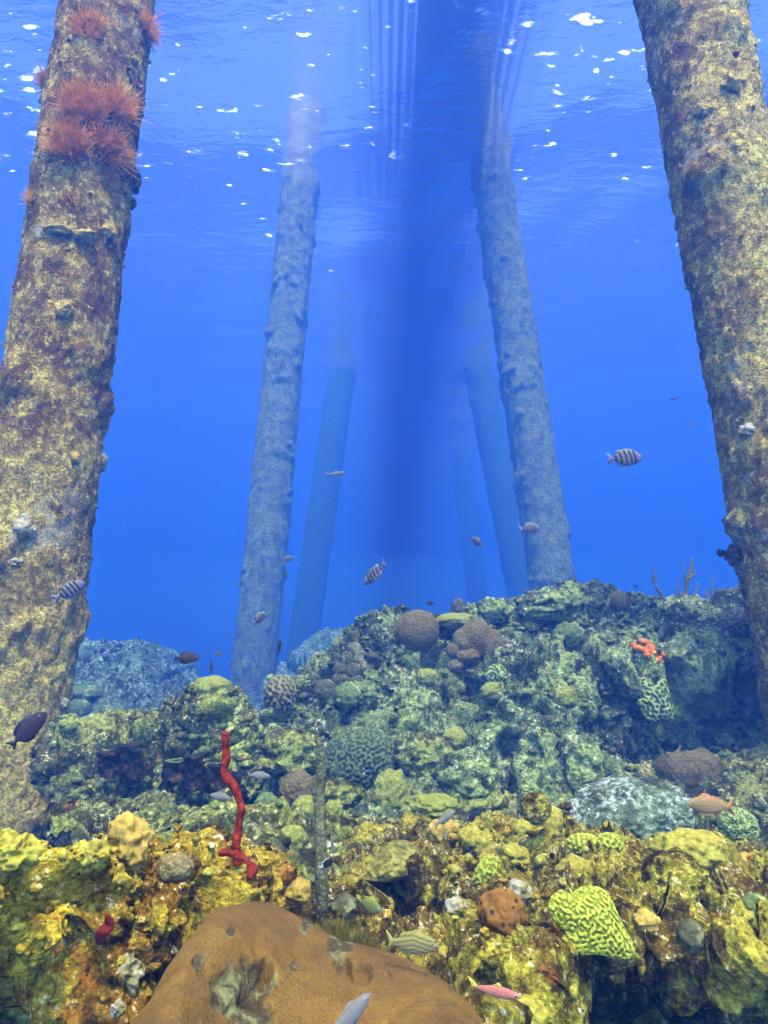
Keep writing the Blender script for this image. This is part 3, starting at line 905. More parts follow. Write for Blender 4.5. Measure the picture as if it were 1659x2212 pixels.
# big brown boulder coral in the lower middle
def boulder_coral():
    pts = [(270, 2300), (315, 2180), (370, 2080), (402, 2015), (440, 1978), (490, 1957), (540, 1952), (590, 1966), (640, 1992), (700, 2022),
           (760, 2040), (830, 2062), (900, 2090), (960, 2130), (1005, 2185), (1040, 2260), (1050, 2360)]
    nu = 300; nv = 210
    O = catmull(np.array(pts, float), nu)
    # rows: buried back, crest, then forward over the dome towards the viewer and down
    rows_ = []
    bx = np.linspace(250, 1080, nu)
    crest_d = np.interp(np.linspace(0, 1, nu), [0, .2, .4, .6, .8, 1], [.95, 1.12, 1.27, 1.30, 1.18, .95])
    low = np.full(nu, 2560.0)
    def row(t, dd):
        x = O[:, 0] * (1 - t) + (bx * .5 + O[:, 0] * .5) * t
        y = O[:, 1] * (1 - t) + low * t
        return [tuple(at(a, b, c)) for a, b, c in zip(x, y, dd)]
    crest = np.array(row(0, crest_d))
    back = crest + np.array([0, .05, -.03]); back2 = crest + np.array([0, .08, -.15])
    R_ = [back2, back, crest]
    for t, k in ((.03, .05), (.10, .11), (.22, .19), (.40, .28), (.62, .36), (.82, .41), (1.0, .44)):
        R_.append(np.array(row(t, crest_d - k)))
    G = np.array(R_)
    G = resample(G, nv)
    N = grid_normals(G); N = -N if N[..., 2].mean() < 0 else N
    P = G.reshape(-1, 3).astype(np.float32); Nn = N.reshape(-1, 3)
    h = .016 * fbm(P / .17, 2, 300) + .003 * fbm(P / .05, 2, 301)
    mask = np.zeros(len(P))
    # eaten patches and pits at their places in the photo: (X, Y, radius px, depth, patch?)
    spots = [(515, 2140, 46, .030, 1), (545, 2185, 40, .035, 1), (570, 2105, 26, .02, 1), (430, 2075, 13, .02, 1), (437, 2090, 9, .03, 0), (578, 2088, 16, .045, 0), (742, 2078, 14, .03, 0),
             (500, 2010, 9, .010, 1), (735, 2030, 22, .012, 1), (775, 2095, 20, .02, 0), (835, 2230, 16, .04, 0), (660, 1998, 10, .012, 1), (640, 2075, 8, .012, 1), (835, 2100, 10, .010, 0)]
    for X, Y, r_, dep, pt in spots:
        ray = np.array(at(X, Y, 1.0)); ray /= np.linalg.norm(ray)
        al = P @ ray
        dist = np.linalg.norm(P - al[:, None] * ray, axis=1) / (al * r_ / FPX)
        dist = dist + .35 * noise(P / .02, 302)
        g = sstep(-dist, -1.15, -.75)
        h -= dep * (.25 if pt else .6) * g
        if pt:
            mask = np.maximum(mask, g)
            h += g * .006 * (fbm(P / .018, 2, 303) * .7 + .3)
    Q = P + Nn * (h * KN)[:, None]
    m = Mat('boulder_coral_skin'); m.bsdf(.7, .25)
    c = m.coord()
    v = m.voro(c, 330); n = m.noise(c, 7, 4, .6); n2 = m.noise(c, 60, 3, .7, 4.)
    col = m.mix(m.rng(n, .35, .65), (.21, .112, .012), (.14, .074, .010))
    col = m.mix(m.rng(v.outputs['Distance'], .1, .5, .7, 0), col, (.10, .042, .006))
    col = m.mix(m.rng(m.noise(c, 14, 5, .7, 9.), .66, .72), col, (.22, .13, .02))
    a = m.node('ShaderNodeAttribute', attribute_name='patch')
    crust = m.mix(m.rng(m.noise(c, 38, 5, .7, 1.), .42, .58), (.06, .04, .012), (.22, .21, .07))
    col = m.mix(a.outputs['Fac'], col, crust)
    h_ = m.node('ShaderNodeHueSaturation'); m.link(col, h_.inputs['Color']); m.link(m.rng(n2, .3, .7, .82, 1.18), h_.inputs['Value'])
    m.link(h_.outputs[0], m.b.inputs['Base Color'])
    m.bump(m.math('ADD', v.outputs['Distance'], n2), .0015, .8)
    ce = np.array(at(640, 2250, 1.0), np.float32); to_map(Q)
    o = mesh_obj('boulder_coral', Q - ce, grid_faces(nv, nu), m.m, attrs={'patch': mask})
    o.location = ce
    tag(o, 'large smooth orange-brown boulder coral with pits, bottom centre', 'coral')
boulder_coral()

# yellow brain coral plate and other meandering corals
plate('brain_coral', 'bright yellow-green grooved brain coral plate over a black hollow', 'coral', 1275, 1990, 1.85,
      [(1184, 1962), (1192, 1935), (1212, 1922), (1232, 1930), (1250, 1918), (1280, 1913), (1306, 1922), (1322, 1945), (1338, 1978), (1352, 2010), (1366, 2035), (1370, 2062), (1352, 2072), (1320, 2068), (1290, 2062), (1255, 2062), (1232, 2048), (1222, 2015), (1200, 1990)],
      .02, 'brain_y', 8.6, 5, n=300, dome=.26, tilt=22, res=1.25)
plate('brain_coral', 'pale green two-lobed brain coral on the face of the big mound', 'coral', 1415, 1510, 5.85,
      [(1376, 1490), (1380, 1468), (1405, 1459), (1432, 1466), (1446, 1490), (1450, 1515), (1457, 1535), (1452, 1557), (1430, 1552), (1410, 1559), (1392, 1548), (1385, 1530), (1376, 1518), (1384, 1505)],
      .06, 'brain_g', 8.5, 6, n=200, dome=.3, tilt=12, res=1.2)
plate('brain_coral', 'small green grooved brain coral below the brown lobed coral', 'coral', 1070, 1455, 6.35,
      [(1046, 1462), (1056, 1440), (1074, 1434), (1092, 1445), (1094, 1466), (1078, 1470), (1062, 1474)], .05, 'brain_g', 7.5, 8, n=120, dome=.5, tilt=20, res=1.1)
blob('brain_coral', 'wide dark green brain coral dome at the foot of the mound', 'coral', 782, 1650, 5.0, 82, 66, 'brain_d', 21, 6, rz=.7, lump=.03, brain=8.5, fine=0)
blob('brain_coral', 'grooved brain coral leaning on the left edge of the mound', 'coral', 606, 1500, 5.9, 32, 38, 'brain_t', 22, 5, rz=1.0, lump=.06, brain=9, fine=0)
blob('brain_coral', 'tan brain coral on the mound top beside the right pile', 'coral', 1606, 1345, 6.9, 52, 30, 'brain_t', 23, 5, rz=.9, lump=.05, brain=8, fine=0)
blob('brain_coral', 'green ball of coral with a dark notch behind the snapper tail', 'coral', 1595, 1788, 4.1, 37, 36, 'brain_g', 24, 5, rz=.9, lump=.05, brain=5, fine=0, holes=.12)
blob('brain_coral', 'small ridged yellow brain coral at the back of the front reef', 'coral', 1262, 1826, 2.75, 33, 20, 'brain_y', 25, 5, rz=.9, lump=.05, brain=9, fine=0)
blob('brain_coral', 'smaller yellow brain coral right of another on the reef rim', 'coral', 1318, 1822, 2.75, 24, 18, 'brain_y', 26, 5, rz=.9, lump=.05, brain=9, fine=0)
blob('brain_coral', 'ridged yellow coral under the pinnacle, edge turned outward', 'coral', 1052, 1882, 2.35, 20, 32, 'brain_y', 27, 5, rz=.9, lump=.12, brain=8, fine=0, rot=rotmat(0, 35, 0))

# brown and lobed colonies on the mound
blob('boulder_coral', 'round dark brown boulder coral on the mound crest', 'coral', 902, 1364, 6.7, 45, 46, 'brown_far', 31, 5, rz=.95, lump=.06, fine=.02)
def lobed(label, parts_, d, mat, seed):
    d = seat(parts_[0][0], parts_[0][1], d, parts_[0][2] * 1.6, parts_[0][3] * 2, Dinv(px(parts_[0][2] * .4, d)))
    root = empty('lobed_coral', at(parts_[0][0], parts_[0][1], d)); tag(root, label, 'coral')
    for k, (x, y, rx, ry) in enumerate(parts_):
        dd = d - .012 * k
        V, F = ICO[4]
        P = V * (1 + .10 * fbm(V / .6 + k * 3.3, 2, seed + k) + .015 * fbm(V / .1, 2, seed))[:, None] * np.array([px(rx, dd), px(rx, dd) * .8, px(ry, dd)])
        o = mesh_obj('lobe', P + np.array(at(x, y, dd)) - np.array(root.location), F, M[mat], root)
    return root
lobed('brown lobed coral of heaped smooth domes right of the round one', [(1030, 1378, 34, 40), (1002, 1388, 26, 30), (1062, 1395, 24, 36), (980, 1405, 16, 16), (1010, 1418, 26, 17), (985, 1440, 18, 15), (1060, 1440, 22, 13), (1030, 1455, 16, 12)], 6.55, 'brown_far', 32)
lobed('pyramid of dull green lobes crowned by a small brown knob', [(768, 1378, 10, 16), (766, 1405, 19, 18), (752, 1425, 20, 18), (780, 1425, 20, 18), (738, 1448, 20, 18), (765, 1450, 22, 20), (792, 1446, 20, 16), (745, 1470, 17, 14), (772, 1472, 18, 14), (728, 1468, 12, 12), (806, 1418, 12, 9)], 6.05, 'lobe_d', 33)
lobed('cluster of golden brown lobes in the hollow under the brown coral', [(950, 1490, 12, 14), (972, 1500, 10, 12), (1000, 1492, 11, 9), (985, 1520, 12, 9), (1005, 1512, 9, 9), (962, 1478, 9, 9)], 6.25, 'lobe_d', 34)
blob('star_coral', 'bright green knob coral inside the dark hollow of the mound', 'coral', 922, 1463, 6.2, 18, 17, 'lobe', 35, 4, knob=2.5)
blob('star_coral', 'round dull coral left of a green lobed one on the mound', 'coral', 704, 1495, 5.75, 23, 24, 'lobe_d', 36, 4, rz=.9, knob=5)
blob('star_coral', 'green lobed coral touching a round dull one on the mound', 'coral', 750, 1503, 5.7, 25, 24, 'lobe_g', 37, 4, rz=.9, knob=2.6)
blob('star_coral', 'yellow-green coral hanging under the small grooved brain coral', 'coral', 1062, 1492, 6.2, 22, 16, 'lobe', 38, 4, knob=2.2, rot=rotmat(0, -20, 0))
blob('star_coral', 'yellow-green crust coral on the mound top left of the brown lobes', 'coral', 985, 1342, 7.1, 40, 16, 'lobe', 39, 4, knob=2.8)
blob('star_coral', 'small cup-shaped green coral near the mound top', 'coral', 1148, 1352, 6.9, 14, 11, 'lobe', 40, 4, knob=2, bowl=.5)
blob('star_coral', 'pale green knobbly coral on the mound between two rock heads', 'coral', 1228, 1372, 6.7, 30, 24, 'lobe_g', 41, 4, knob=3)
blob('star_coral', 'small yellow-green coral above the orange sponge', 'coral', 1412, 1368, 6.65, 18, 13, 'lobe', 42, 4, knob=2.5)
blob('star_coral', 'yellow-green coral bump in the middle of the mound face', 'coral', 1222, 1508, 6.0, 20, 20, 'lobe', 43, 4, knob=2.2)
blob('star_coral', 'small green coral left of the middle bump on the mound face', 'coral', 1166, 1515, 6.0, 16, 14, 'lobe_g', 44, 4, knob=2.2)
blob('star_coral', 'lime green coral patch low on the mound above the dark rocks', 'coral', 985, 1597, 5.65, 24, 20, 'lobe', 45, 4, knob=1.8)
blob('star_coral', 'drooping green coral tongue at the lower end of the mound ridge', 'coral', 1082, 1680, 5.05, 14, 22, 'lobe_g', 46, 4, knob=1.5, rot=rotmat(0, -25, 0))
blob('rock_head', 'dark rounded rock on the valley floor left of the brain coral', 'rock', 625, 1625, 5.1, 60, 42, m_floor, 47, 5, rz=.9, lump=.22, knob=3)
blob('rock_head', 'dark rounded rock right of the wide brain coral', 'rock', 912, 1628, 5.1, 58, 40, m_floor, 48, 5, rz=.9, lump=.22, knob=3)
blob('rock_head', 'rough pale rock head on the crest in front of the hazy pile', 'rock', 1185, 1310, 7.6, 62, 32, m_mound, 49, 5, rz=.9, lump=.3, fine=.06, fs=.2, knob=3)
blob('rock_head', 'second pale rock head on the crest, right of the hazy pile foot', 'rock', 1280, 1312, 7.6, 58, 38, m_mound, 50, 5, rz=.9, lump=.28, fine=.06, fs=.2, knob=3)
blob('rock_head', 'pale rock head at the left end of the crest group', 'rock', 1068, 1318, 7.4, 30, 26, m_mound, 51, 4, rz=.9, lump=.3, fine=.06, fs=.2, knob=3)
blob('boulder_coral', 'tan thumb-shaped coral poking over the crest', 'coral', 1340, 1300, 7.5, 20, 24, 'brown_far', 52, 4, lump=.08, rot=rotmat(0, -25, 0))
blob('pinnacle_coral', 'pointed coral peak on the crest left of the rock heads', 'coral', 990, 1318, 7.2, 14, 22, 'lobe_d', 53, 4, knob=2.4)
# valley and left knoll
blob('boulder_coral', 'brown dome coral standing left of the grey sponge rod', 'coral', 643, 1712, 4.0, 37, 38, 'brown_far', 61, 5, rz=.9, lump=.10, knob=6)
blob('lobe_coral', 'yellow-green lobe coral crowning the left knoll', 'coral', 460, 1484, 5.0, 33, 20, 'lobe', 62, 4, rz=.9, knob=2.2)
blob('boulder_coral', 'olive ball coral on the slope of the left knoll', 'coral', 425, 1534, 4.75, 18, 19, 'lobe_d', 63, 4, rz=.9, lump=.03, knob=9)
blob('lobe_coral', 'yellow-green lobes right of the brown dome coral', 'coral', 662, 1752, 3.7, 28, 24, 'lobe', 64, 4, knob=2)
blob('lobe_coral', 'dark green conical lobe coral beside the red sponge', 'coral', 575, 1752, 3.7, 22, 32, 'lobe_g', 65, 4, knob=3)
blob('lobe_coral', 'smooth green lobe coral left of the grey sponge rod, low down', 'coral', 632, 1815, 3.1, 26, 24, 'lobe', 66, 4, knob=1.8)
blob('lobe_coral', 'tall knobbly green rock coral at the valley edge', 'coral', 845, 1715, 4.1, 32, 42, 'lobe', 67, 5, knob=3.2, lump=.2)
blob('lobe_coral', 'flat bright green plate coral left of the knobbly one', 'coral', 768, 1693, 4.2, 32, 12, 'lobe', 68, 4, knob=2)
blob('lobe_coral', 'low green coral cushion behind the front reef rim', 'coral', 938, 1742, 3.7, 45, 20, 'lobe', 69, 5, rz=.8, lump=.2, knob=2)
blob('lobe_coral', 'small green coral cushion right of the grey rod', 'coral', 722, 1752, 3.8, 16, 18, 'lobe', 70, 4, knob=2)
blob('rock_head', 'dark knobbly rock in the valley left of the front reef', 'rock', 720, 1800, 3.3, 40, 28, m_floor, 71, 4, lump=.3, knob=3)
blob('rock_head', 'dark hollow rock beneath the flat green plate coral', 'rock', 730, 1715, 4.1, 45, 24, m_floor, 72, 4, lump=.3, knob=3)
blob('boulder', 'pale mottled boulder lying on the sand behind the front reef', 'boulder', 1355, 1762, 4.3, 132, 66, 'rock_blue', 73, 6, rz=.62, lump=.16, lscale=.7, fine=.03, fs=.13, rot=rotmat(0, -7, 0))
blob('star_coral', 'little green cone coral on the left shoulder of the pale boulder', 'coral', 1278, 1718, 4.1, 15, 14, 'brain_g', 74, 4, brain=4)
blob('rock_head', 'mossy rounded rock between the valley and the pale boulder', 'rock', 1015, 1735, 4.3, 62, 52, m_floor, 75, 5, rz=.9, lump=.25, knob=3)
blob('rock_head', 'rounded rock with pale front beneath the mound ridge', 'rock', 1010, 1675, 4.9, 55, 45, m_mound, 76, 5, rz=.9, lump=.2, knob=4)
blob('rock_head', 'grey-green rock at the foot of the overhang', 'rock', 1248, 1650, 5.4, 44, 52, m_mound, 77, 5, rz=.9, lump=.25, knob=3)
tube('horn_coral', 'curled brown horn-shaped coral in the shade under the overhang', 'coral',
     [at(1435, 1700, 5.5), at(1455, 1675, 5.4), at(1490, 1672, 5.3), at(1512, 1665, 5.3), at(1518, 1645, 5.4), at(1508, 1632, 5.5)], [k * KN for k in (.09, .12, .12, .11, .08, .04)], 'brown_far', 32, 70, 78, .3, .12)
blob('lobe_coral', 'greenish round coral on the far left mound beside the pile', 'coral', 168, 1532, 8.4, 26, 18, 'lobe_g', 79, 4, knob=4)
blob('lobe_coral', 'flat greenish coral just above the round one on the far mound', 'coral', 180, 1498, 8.9, 34, 16, 'lobe_g', 80, 4, knob=3)
# dark tube sponges in the knoll
def tube_sponge(label, X, Y, d, r_, h_, lean=0, mat='dark', ring=False):
    root = empty('tube_sponge', at(X, Y, d)); tag(root, label, 'sponge', 'dark sponges on the left knoll')
    n = 26; prof = []
    rr = px(r_, d); hh = px(h_, d)
    for t in (0, .25, .5, .75, .95, 1.0): prof.append((rr * (1.5 - .75 * t + .25 * t * t), -hh + hh * t * 1.0))
    for t, k in ((1.02, .78), (.9, .66), (.5, .55), (.2, .4)): prof.append((rr * k, -hh + hh * t))
    V = []
    for q, (r2, z) in enumerate(prof):
        for j in range(n):
            a = 6.2832 * j / n
            w = 1 + .13 * math.sin(3 * a + q) + .07 * math.sin(7 * a + 2 * q)
            V.append((r2 * w * math.cos(a) + lean * (z + hh), r2 * w * math.sin(a) - (.5 * (z + hh)), z))
    V = np.array(V, np.float32)
    V = V + .42 * rr * np.stack([noise(V / (rr * .9) + X, 5), noise(V / (rr * .9) + X, 6), .6 * noise(V / (rr * .9) + X, 7)], 1)
    F = grid_faces(len(prof), n, True)
    mesh_obj('sponge_wall', V, F, M[mat], root)
    th = np.linspace(0, 6.2832, n, endpoint=False)
    ringp = [(rr * .92 * math.cos(a) + lean * hh, rr * .92 * math.sin(a) - .5 * hh, 0.0 + .05 * rr * math.sin(2 * a)) for a in th]
    RV = []
    for j, p in enumerate(ringp):
        for k in range(6):
            b = 6.2832 * k / 6; a = th[j]
            RV.append((p[0] + rr * .13 * math.cos(b) * math.cos(a), p[1] + rr * .13 * math.cos(b) * math.sin(a), p[2] + rr * .13 * math.sin(b)))
    mesh_obj('rim', np.array(RV), np.concatenate([grid_faces(n, 6, True), np.array([[(n - 1) * 6 + k, (n - 1) * 6 + (k + 1) % 6, (k + 1) % 6, k] for k in range(6)])]), M['lobe_g' if ring else 'dark'], root)
tube_sponge('open tube sponge with a pale green ring rim on the left knoll', 384, 1640, 4.25, 19, 34, ring=True)
tube_sponge('dark tube sponge standing right of the ringed one', 428, 1628, 4.25, 18, 60)
tube_sponge('dark tube sponge farther right, half way to the red sponge', 470, 1650, 4.2, 17, 40, .1)
tube_sponge('tall dark tube sponge left of the ringed one', 300, 1605, 4.3, 20, 62, -.1)
tube_sponge('dark tube sponge near the left pile', 255, 1622, 4.3, 20, 46, -.2)
tube_sponge('short dark tube sponge leaning by the knoll edge', 498, 1668, 4.2, 14, 28, .3)
# orange encrusting sponge
def orange_crust():
    root = empty('orange_sponge', at(1400, 1412, 6.35)); tag(root, 'vivid orange lumpy sponge spread on the mound face', 'sponge')
    rg = np.random.default_rng(8)
    VV = []; FF = []; off = 0
    V, F = ICO[2]
    pts = [(1368, 1393), (1376, 1400), (1388, 1397), (1396, 1388), (1405, 1398), (1398, 1408), (1410, 1410), (1420, 1405), (1416, 1418), (1404, 1424), (1412, 1430), (1424, 1422), (1432, 1415), (1432, 1426), (1384, 1404), (1392, 1402), (1408, 1402), (1422, 1412), (1400, 1416), (1418, 1427), (1388, 1386), (1426, 1430)]
    for k, (x, y) in enumerate(pts):
        g = ground(x, y, 1); gd = Dinv(g) if g and 5 < Dinv(g) < 8 else 6.4
        c = np.array(at(x, y, gd - .03)) - np.array(root.location)
        P = V * (1 + .25 * noise(V * 1.7 + k * 2.1, 4))[:, None] * px(rg.uniform(5.5, 9), 6.3) * np.array([1.1, .9, .8]) + c
        VV.append(P); FF.append(F + off); off += len(V)
    mesh_obj('sponge_crust', np.vstack(VV), np.vstack(FF), M['orange'], root)
orange_crust()
# red rope sponge and its neighbours
def red_sponge():
    root = empty('rope_sponge', at(512, 1860, 2.35)); tag(root, 'tall crooked red rope sponge rising from the encrusted ridge', 'sponge')
    d = Dinv(ground(508, 1848, 4)) - .03
    root.location = at(512, 1860, d)
    tube('stem', None, None, [at(514, 1868, d), at(512, 1830, d), at(516, 1780, d), at(520, 1745, d), at(512, 1712, d), at(492, 1685, d), at(484, 1665, d), at(489, 1635, d), at(488, 1600, d), at(487, 1583, d), at(487, 1580, d)],
         [px(k, d) for k in (8, 8.5, 7, 8.8, 7.6, 9.4, 8.2, 8.8, 7.6, 7.0, 3)], 'red', 22, 220, 3, .38, .022, root)
    tube('branch', None, None, [at(474, 1846, d - .05), at(482, 1840, d - .06), at(500, 1844, d - .05), at(520, 1850, d - .04), at(536, 1862, d - .05), at(545, 1880, d - .08), at(540, 1898, d - .1)],
         [px(k, d) for k in (3, 7, 5, 8, 6, 9, 3)], 'red', 16, 90, 4, .6, .018, root)
    return root
red_sponge()
tube('rope_sponge', 'short red sponge finger leaning behind the big brown coral', 'sponge', [at(560, 1985, 1.9), at(575, 1965, 1.85), at(590, 1940, 1.8), at(595, 1918, 1.8), at(596, 1911, 1.8)], [px(k, 1.85) for k in (13, 11, 9, 7, 2)], 'red', 18, 50, 5, .2, .03)
tube('rope_sponge', 'stubby red sponge knob at the foot of the red rope sponge', 'sponge', [at(500, 1960, 1.7), at(505, 1935, 1.66), at(510, 1915, 1.66), at(511, 1908, 1.66)], [px(k, 1.7) for k in (13, 13, 9, 3)], 'red', 18, 40, 6, .2, .03)
tube('rope_sponge', 'small dark red sponge lump on the left ridge', 'sponge', [at(218, 2030, 1.2), at(224, 2012, 1.16), at(236, 1998, 1.16), at(230, 1975, 1.15)], [px(k, 1.2) for k in (8, 11, 10, 3)], 'red', 18, 40, 7, .3, .03)
tube('rope_sponge', 'thin red sponge strip beside a small cup coral', 'sponge', [at(378, 1880, 1.6), at(368, 1868, 1.6), at(374, 1845, 1.6), at(384, 1833, 1.6)], [px(k, 1.6) for k in (4, 6, 7, 3)], 'red', 14, 30, 8, .3, .03)
tube('rod_sponge', 'tall straight grey-green sponge rod beside the brown coral', 'sponge', [at(695, 2025, 2.0), at(695, 1960, 2.0), at(694, 1900, 2.0), at(692, 1800, 2.02), at(691, 1720, 2.05), at(694, 1660, 2.05), at(691, 1625, 2.05), at(690, 1600, 2.05), at(690, 1593, 2.05)],
     [px(k, 2.0) for k in (13, 12, 12, 11.5, 11, 11, 9, 6.5, 3)], 'grey', 24, 260, 9, .14, .03)
# tan dotted coral behind the ridge
blob('plate_coral', 'tan dotted coral sheet draped behind the encrusted ridge', 'coral', 438, 1842, 2.25, 66, 30, 'tan', 81, 5, rz=.7, lump=.16)
blob('plate_coral', 'second fold of tan dotted coral below the first', 'coral', 378, 1875, 1.95, 36, 26, 'tan', 82, 5, rz=.7, lump=.14)
blob('cup_coral', 'small grey-green cup coral on the ridge', 'coral', 390, 1868, 1.58, 15, 25, 'lobe_g', 83, 4, knob=2, bowl=.4)
# pinnacle and front reef heads
lobed('yellow coral pinnacle with a bare brown tip on the front reef rim', [(1160, 1752, 26, 30), (1168, 1790, 42, 38), (1200, 1812, 26, 26), (1135, 1790, 26, 18), (1188, 1775, 26, 30)], 2.75, 'lobe_y', 91)
blob('rock_head', 'brown pitted rock tip standing on the yellow pinnacle', 'rock', 1158, 1746, 2.70, 27, 27, m_front, 92, 5, lump=.1, knob=4)
plate('plate_coral', 'olive plate coral hooding the black cave of the front reef', 'coral', 838, 1862, 2.15,
      [(778, 1896), (795, 1866), (820, 1835), (845, 1818), (875, 1815), (902, 1835), (905, 1862), (890, 1885), (862, 1898), (830, 1903), (800, 1903)], .02, 'olive', None, 93, n=120, dome=.35, tilt=35)
plate('plate_coral', 'small yellow-green plate coral above the black cave', 'coral', 880, 1918, 2.05,
      [(849, 1914), (862, 1903), (885, 1898), (905, 1905), (905, 1920), (890, 1932), (870, 1932)], .015, 'lobe', None, 94, n=90, dome=.25, tilt=50)
blob('holey_sponge', 'orange-brown sponge riddled with holes left of the grooved coral', 'sponge', 1088, 1978, 1.85, 46, 46, 'holey', 95, 5, rz=.8, lump=.2, holes=.08, rot=rotmat(0, -20, 0))
blob('lobe_coral', 'bright yellow lumpy coral at the right rim of the front reef', 'coral', 1498, 1838, 2.45, 58, 34, 'lobe_y', 96, 5, rz=.8, knob=2.4)
blob('lobe_coral', 'low yellow coral left of the lumpy one on the rim', 'coral', 1440, 1830, 2.5, 26, 20, 'lobe_y', 97, 4, knob=2)
blob('rock_head', 'dark pitted rock knoll above the grooved yellow coral', 'rock', 1455, 1905, 2.15, 56, 52, m_front, 98, 5, rz=.8, lump=.16, knob=4, holes=.12)
blob('bleached_coral', 'bright white coral ledge near the right edge', 'coral', 1556, 1902, 2.1, 34, 15, 'white', 99, 4, lump=.2, knob=2)
blob('boulder_coral', 'small round olive coral at the lower right', 'coral', 1492, 2022, 1.85, 24, 27, 'lobe_d', 100, 5, lump=.05, knob=7)
blob('boulder_coral', 'greenish ball coral close to the right edge of the reef', 'coral', 1632, 1955, 2.0, 26, 18, 'lobe_g', 101, 4, lump=.05, knob=5)
knob_cluster('finger_coral', 'cluster of small round green coral tips at the lower right', 'coral', 1545, 2110, 1.5, 50, 40, 90, 7.5, 'lobe', 102)
knob_cluster('finger_coral', 'smaller cluster of green coral tips at the right edge', 'coral', 1625, 2085, 1.55, 26, 16, 26, 7, 'lobe', 103)
knob_cluster('finger_coral', 'bed of green rounded coral tips behind the tan coral', 'coral', 470, 1800, 3.0, 60, 20, 90, 7, 'lobe_g', 104)
knob_cluster('finger_coral', 'heap of green coral knobs in the valley near the red sponge', 'coral', 350, 1850, 2.6, 40, 24, 60, 8, 'lobe_g', 105)
blob('lobe_coral', 'yellow knob coral at the bottom edge, right of the brown coral', 'coral', 1130, 2190, 1.42, 40, 26, 'lobe_y', 106, 5, knob=3)
blob('lobe_coral', 'little green knob coral in the lower middle right', 'coral', 1222, 2205, 1.42, 16, 24, 'lobe', 107, 4, knob=2.5)
for k, (x, y, r_, d, mt, lb) in enumerate([
    (1110, 1850, 26, 2.6, 'lobe_y', 'yellow lump coral at the foot of the pinnacle, left side'),
    (1240, 1880, 30, 2.45, 'lobe_y', 'yellow lump coral between pinnacle and grooved coral'),
    (960, 1800, 30, 2.75, 'ochre', 'ochre crusted lump on the rim above the plate corals'),
    (1020, 1815, 26, 2.7, 'lobe_y', 'yellow lump on the rim left of the pinnacle'),
    (640, 1925, 26, 2.2, 'ochre', 'ochre lump with pale cap between brown coral and grey rod'),
    (1395, 1990, 22, 1.95, 'ochre', 'ochre lump right under the dark pitted knoll'),
    (1010, 2110, 24, 1.62, 'ochre', 'ochre lump left of the pink fish'),
    (745, 1960, 26, 2.15, 'lobe_d', 'olive lump right of the grey rod base'),
    (1605, 1868, 24, 2.4, 'ochre', 'ochre lump behind the white ledge'),
    (985, 1960, 20, 2.1, 'pale', 'pale lump right of the small plate coral'),
    (1120, 1925, 22, 2.15, 'pale', 'pale crusted lump above the holey sponge')]):
    blob('coral_lump', lb, 'coral', x, y, d, r_, r_ * .8, mt, 120 + k, 4, lump=.25, knob=3)
# pale crust heads on the ridge
for k, (x, y, rx, ry, d, mt, lb) in enumerate([
    (500, 1990 - 50, 10, 10, 1.9, 'ochre', 'tiny ochre knob behind the brown coral top'),
    (345, 1975, 40, 42, 1.42, m_ridge, 'pale green-white crusted head on the left ridge'),
    (268, 2100, 30, 30, 1.17, 'pale', 'white knob at the front of the left ridge'),
    (175, 2085, 17, 15, 1.1, 'white', 'small white cap over a violet knob on the left ridge'),
    (28, 1845, 42, 34, 1.35, 'lobe_y', 'sunlit yellow coral head at the left edge'),
    (270, 1830, 40, 46, 1.45, 'ochre', 'tall crusted ochre pinnacle on the left ridge'),
    (190, 1850, 32, 26, 1.45, 'lobe_y', 'yellow crusted knob left of the ochre pinnacle'),
    (255, 2180, 12, 12, 1.05, 'pale', 'little pale knob near the bottom of the left ridge')]):
    blob('crusted_head', lb, 'coral', x, y, d, rx, ry, mt, 140 + k, 5, lump=.45, fine=.07, fs=.15, knob=3.4, holes=.22)

# sea rods on the ridge top at right
def gorgonian(label, X, Y, d, branches, seed, group='sea rods along the mound top'):
    root = empty('sea_rod', at(X, Y, d)); tag(root, label, 'gorgonian', group)
    for pts, w in branches:
        path = [at(x, y, d + .02 * k) for k, (x, y) in enumerate(pts)]
        rad = [px(w * (1 - .55 * k / (len(pts) - 1)), d) for k in range(len(pts))]
        tube('branch', None, None, path, rad, 'gorg', 8, 24, seed, .5, .06, root)
gorgonian('forked sea rod leaning left on the mound top', 1440, 1300, 7.7, [([(1442, 1305), (1425, 1280), (1412, 1255), (1408, 1215)], 4), ([(1425, 1280), (1415, 1262), (1418, 1240)], 3), ([(1430, 1292), (1400, 1288), (1375, 1290)], 3)], 1)
gorgonian('tallest branching sea rod on the mound top', 1485, 1300, 7.7, [([(1482, 1300), (1484, 1260), (1492, 1230), (1498, 1205)], 5), ([(1486, 1262), (1478, 1235), (1472, 1212)], 3), ([(1488, 1250), (1500, 1240), (1496, 1222)], 3), ([(1470, 1298), (1466, 1270), (1468, 1250)], 3), ([(1492, 1298), (1506, 1272), (1508, 1258)], 3)], 2)
gorgonian('thin low sea rod right of the tallest one', 1540, 1290, 7.7, [([(1538, 1292), (1540, 1262), (1541, 1240)], 3), ([(1548, 1292), (1552, 1275)], 2.5), ([(1526, 1292), (1522, 1270)], 2.5)], 3)
gorgonian('low sea rod tuft next to the right pile', 1585, 1285, 7.6, [([(1584, 1288), (1586, 1265)], 3), ([(1592, 1288), (1598, 1270)], 3), ([(1575, 1290), (1568, 1268)], 3), ([(1604, 1286), (1610, 1262)], 2.5)], 4)
gorgonian('tiny white feathery sea rod beside the far left mound', 375, 1520, 5.3, [([(375, 1525), (368, 1505), (352, 1496)], 2), ([(372, 1515), (378, 1500), (382, 1490)], 1.6), ([(370, 1510), (362, 1500), (364, 1488)], 1.6)], 5, None)

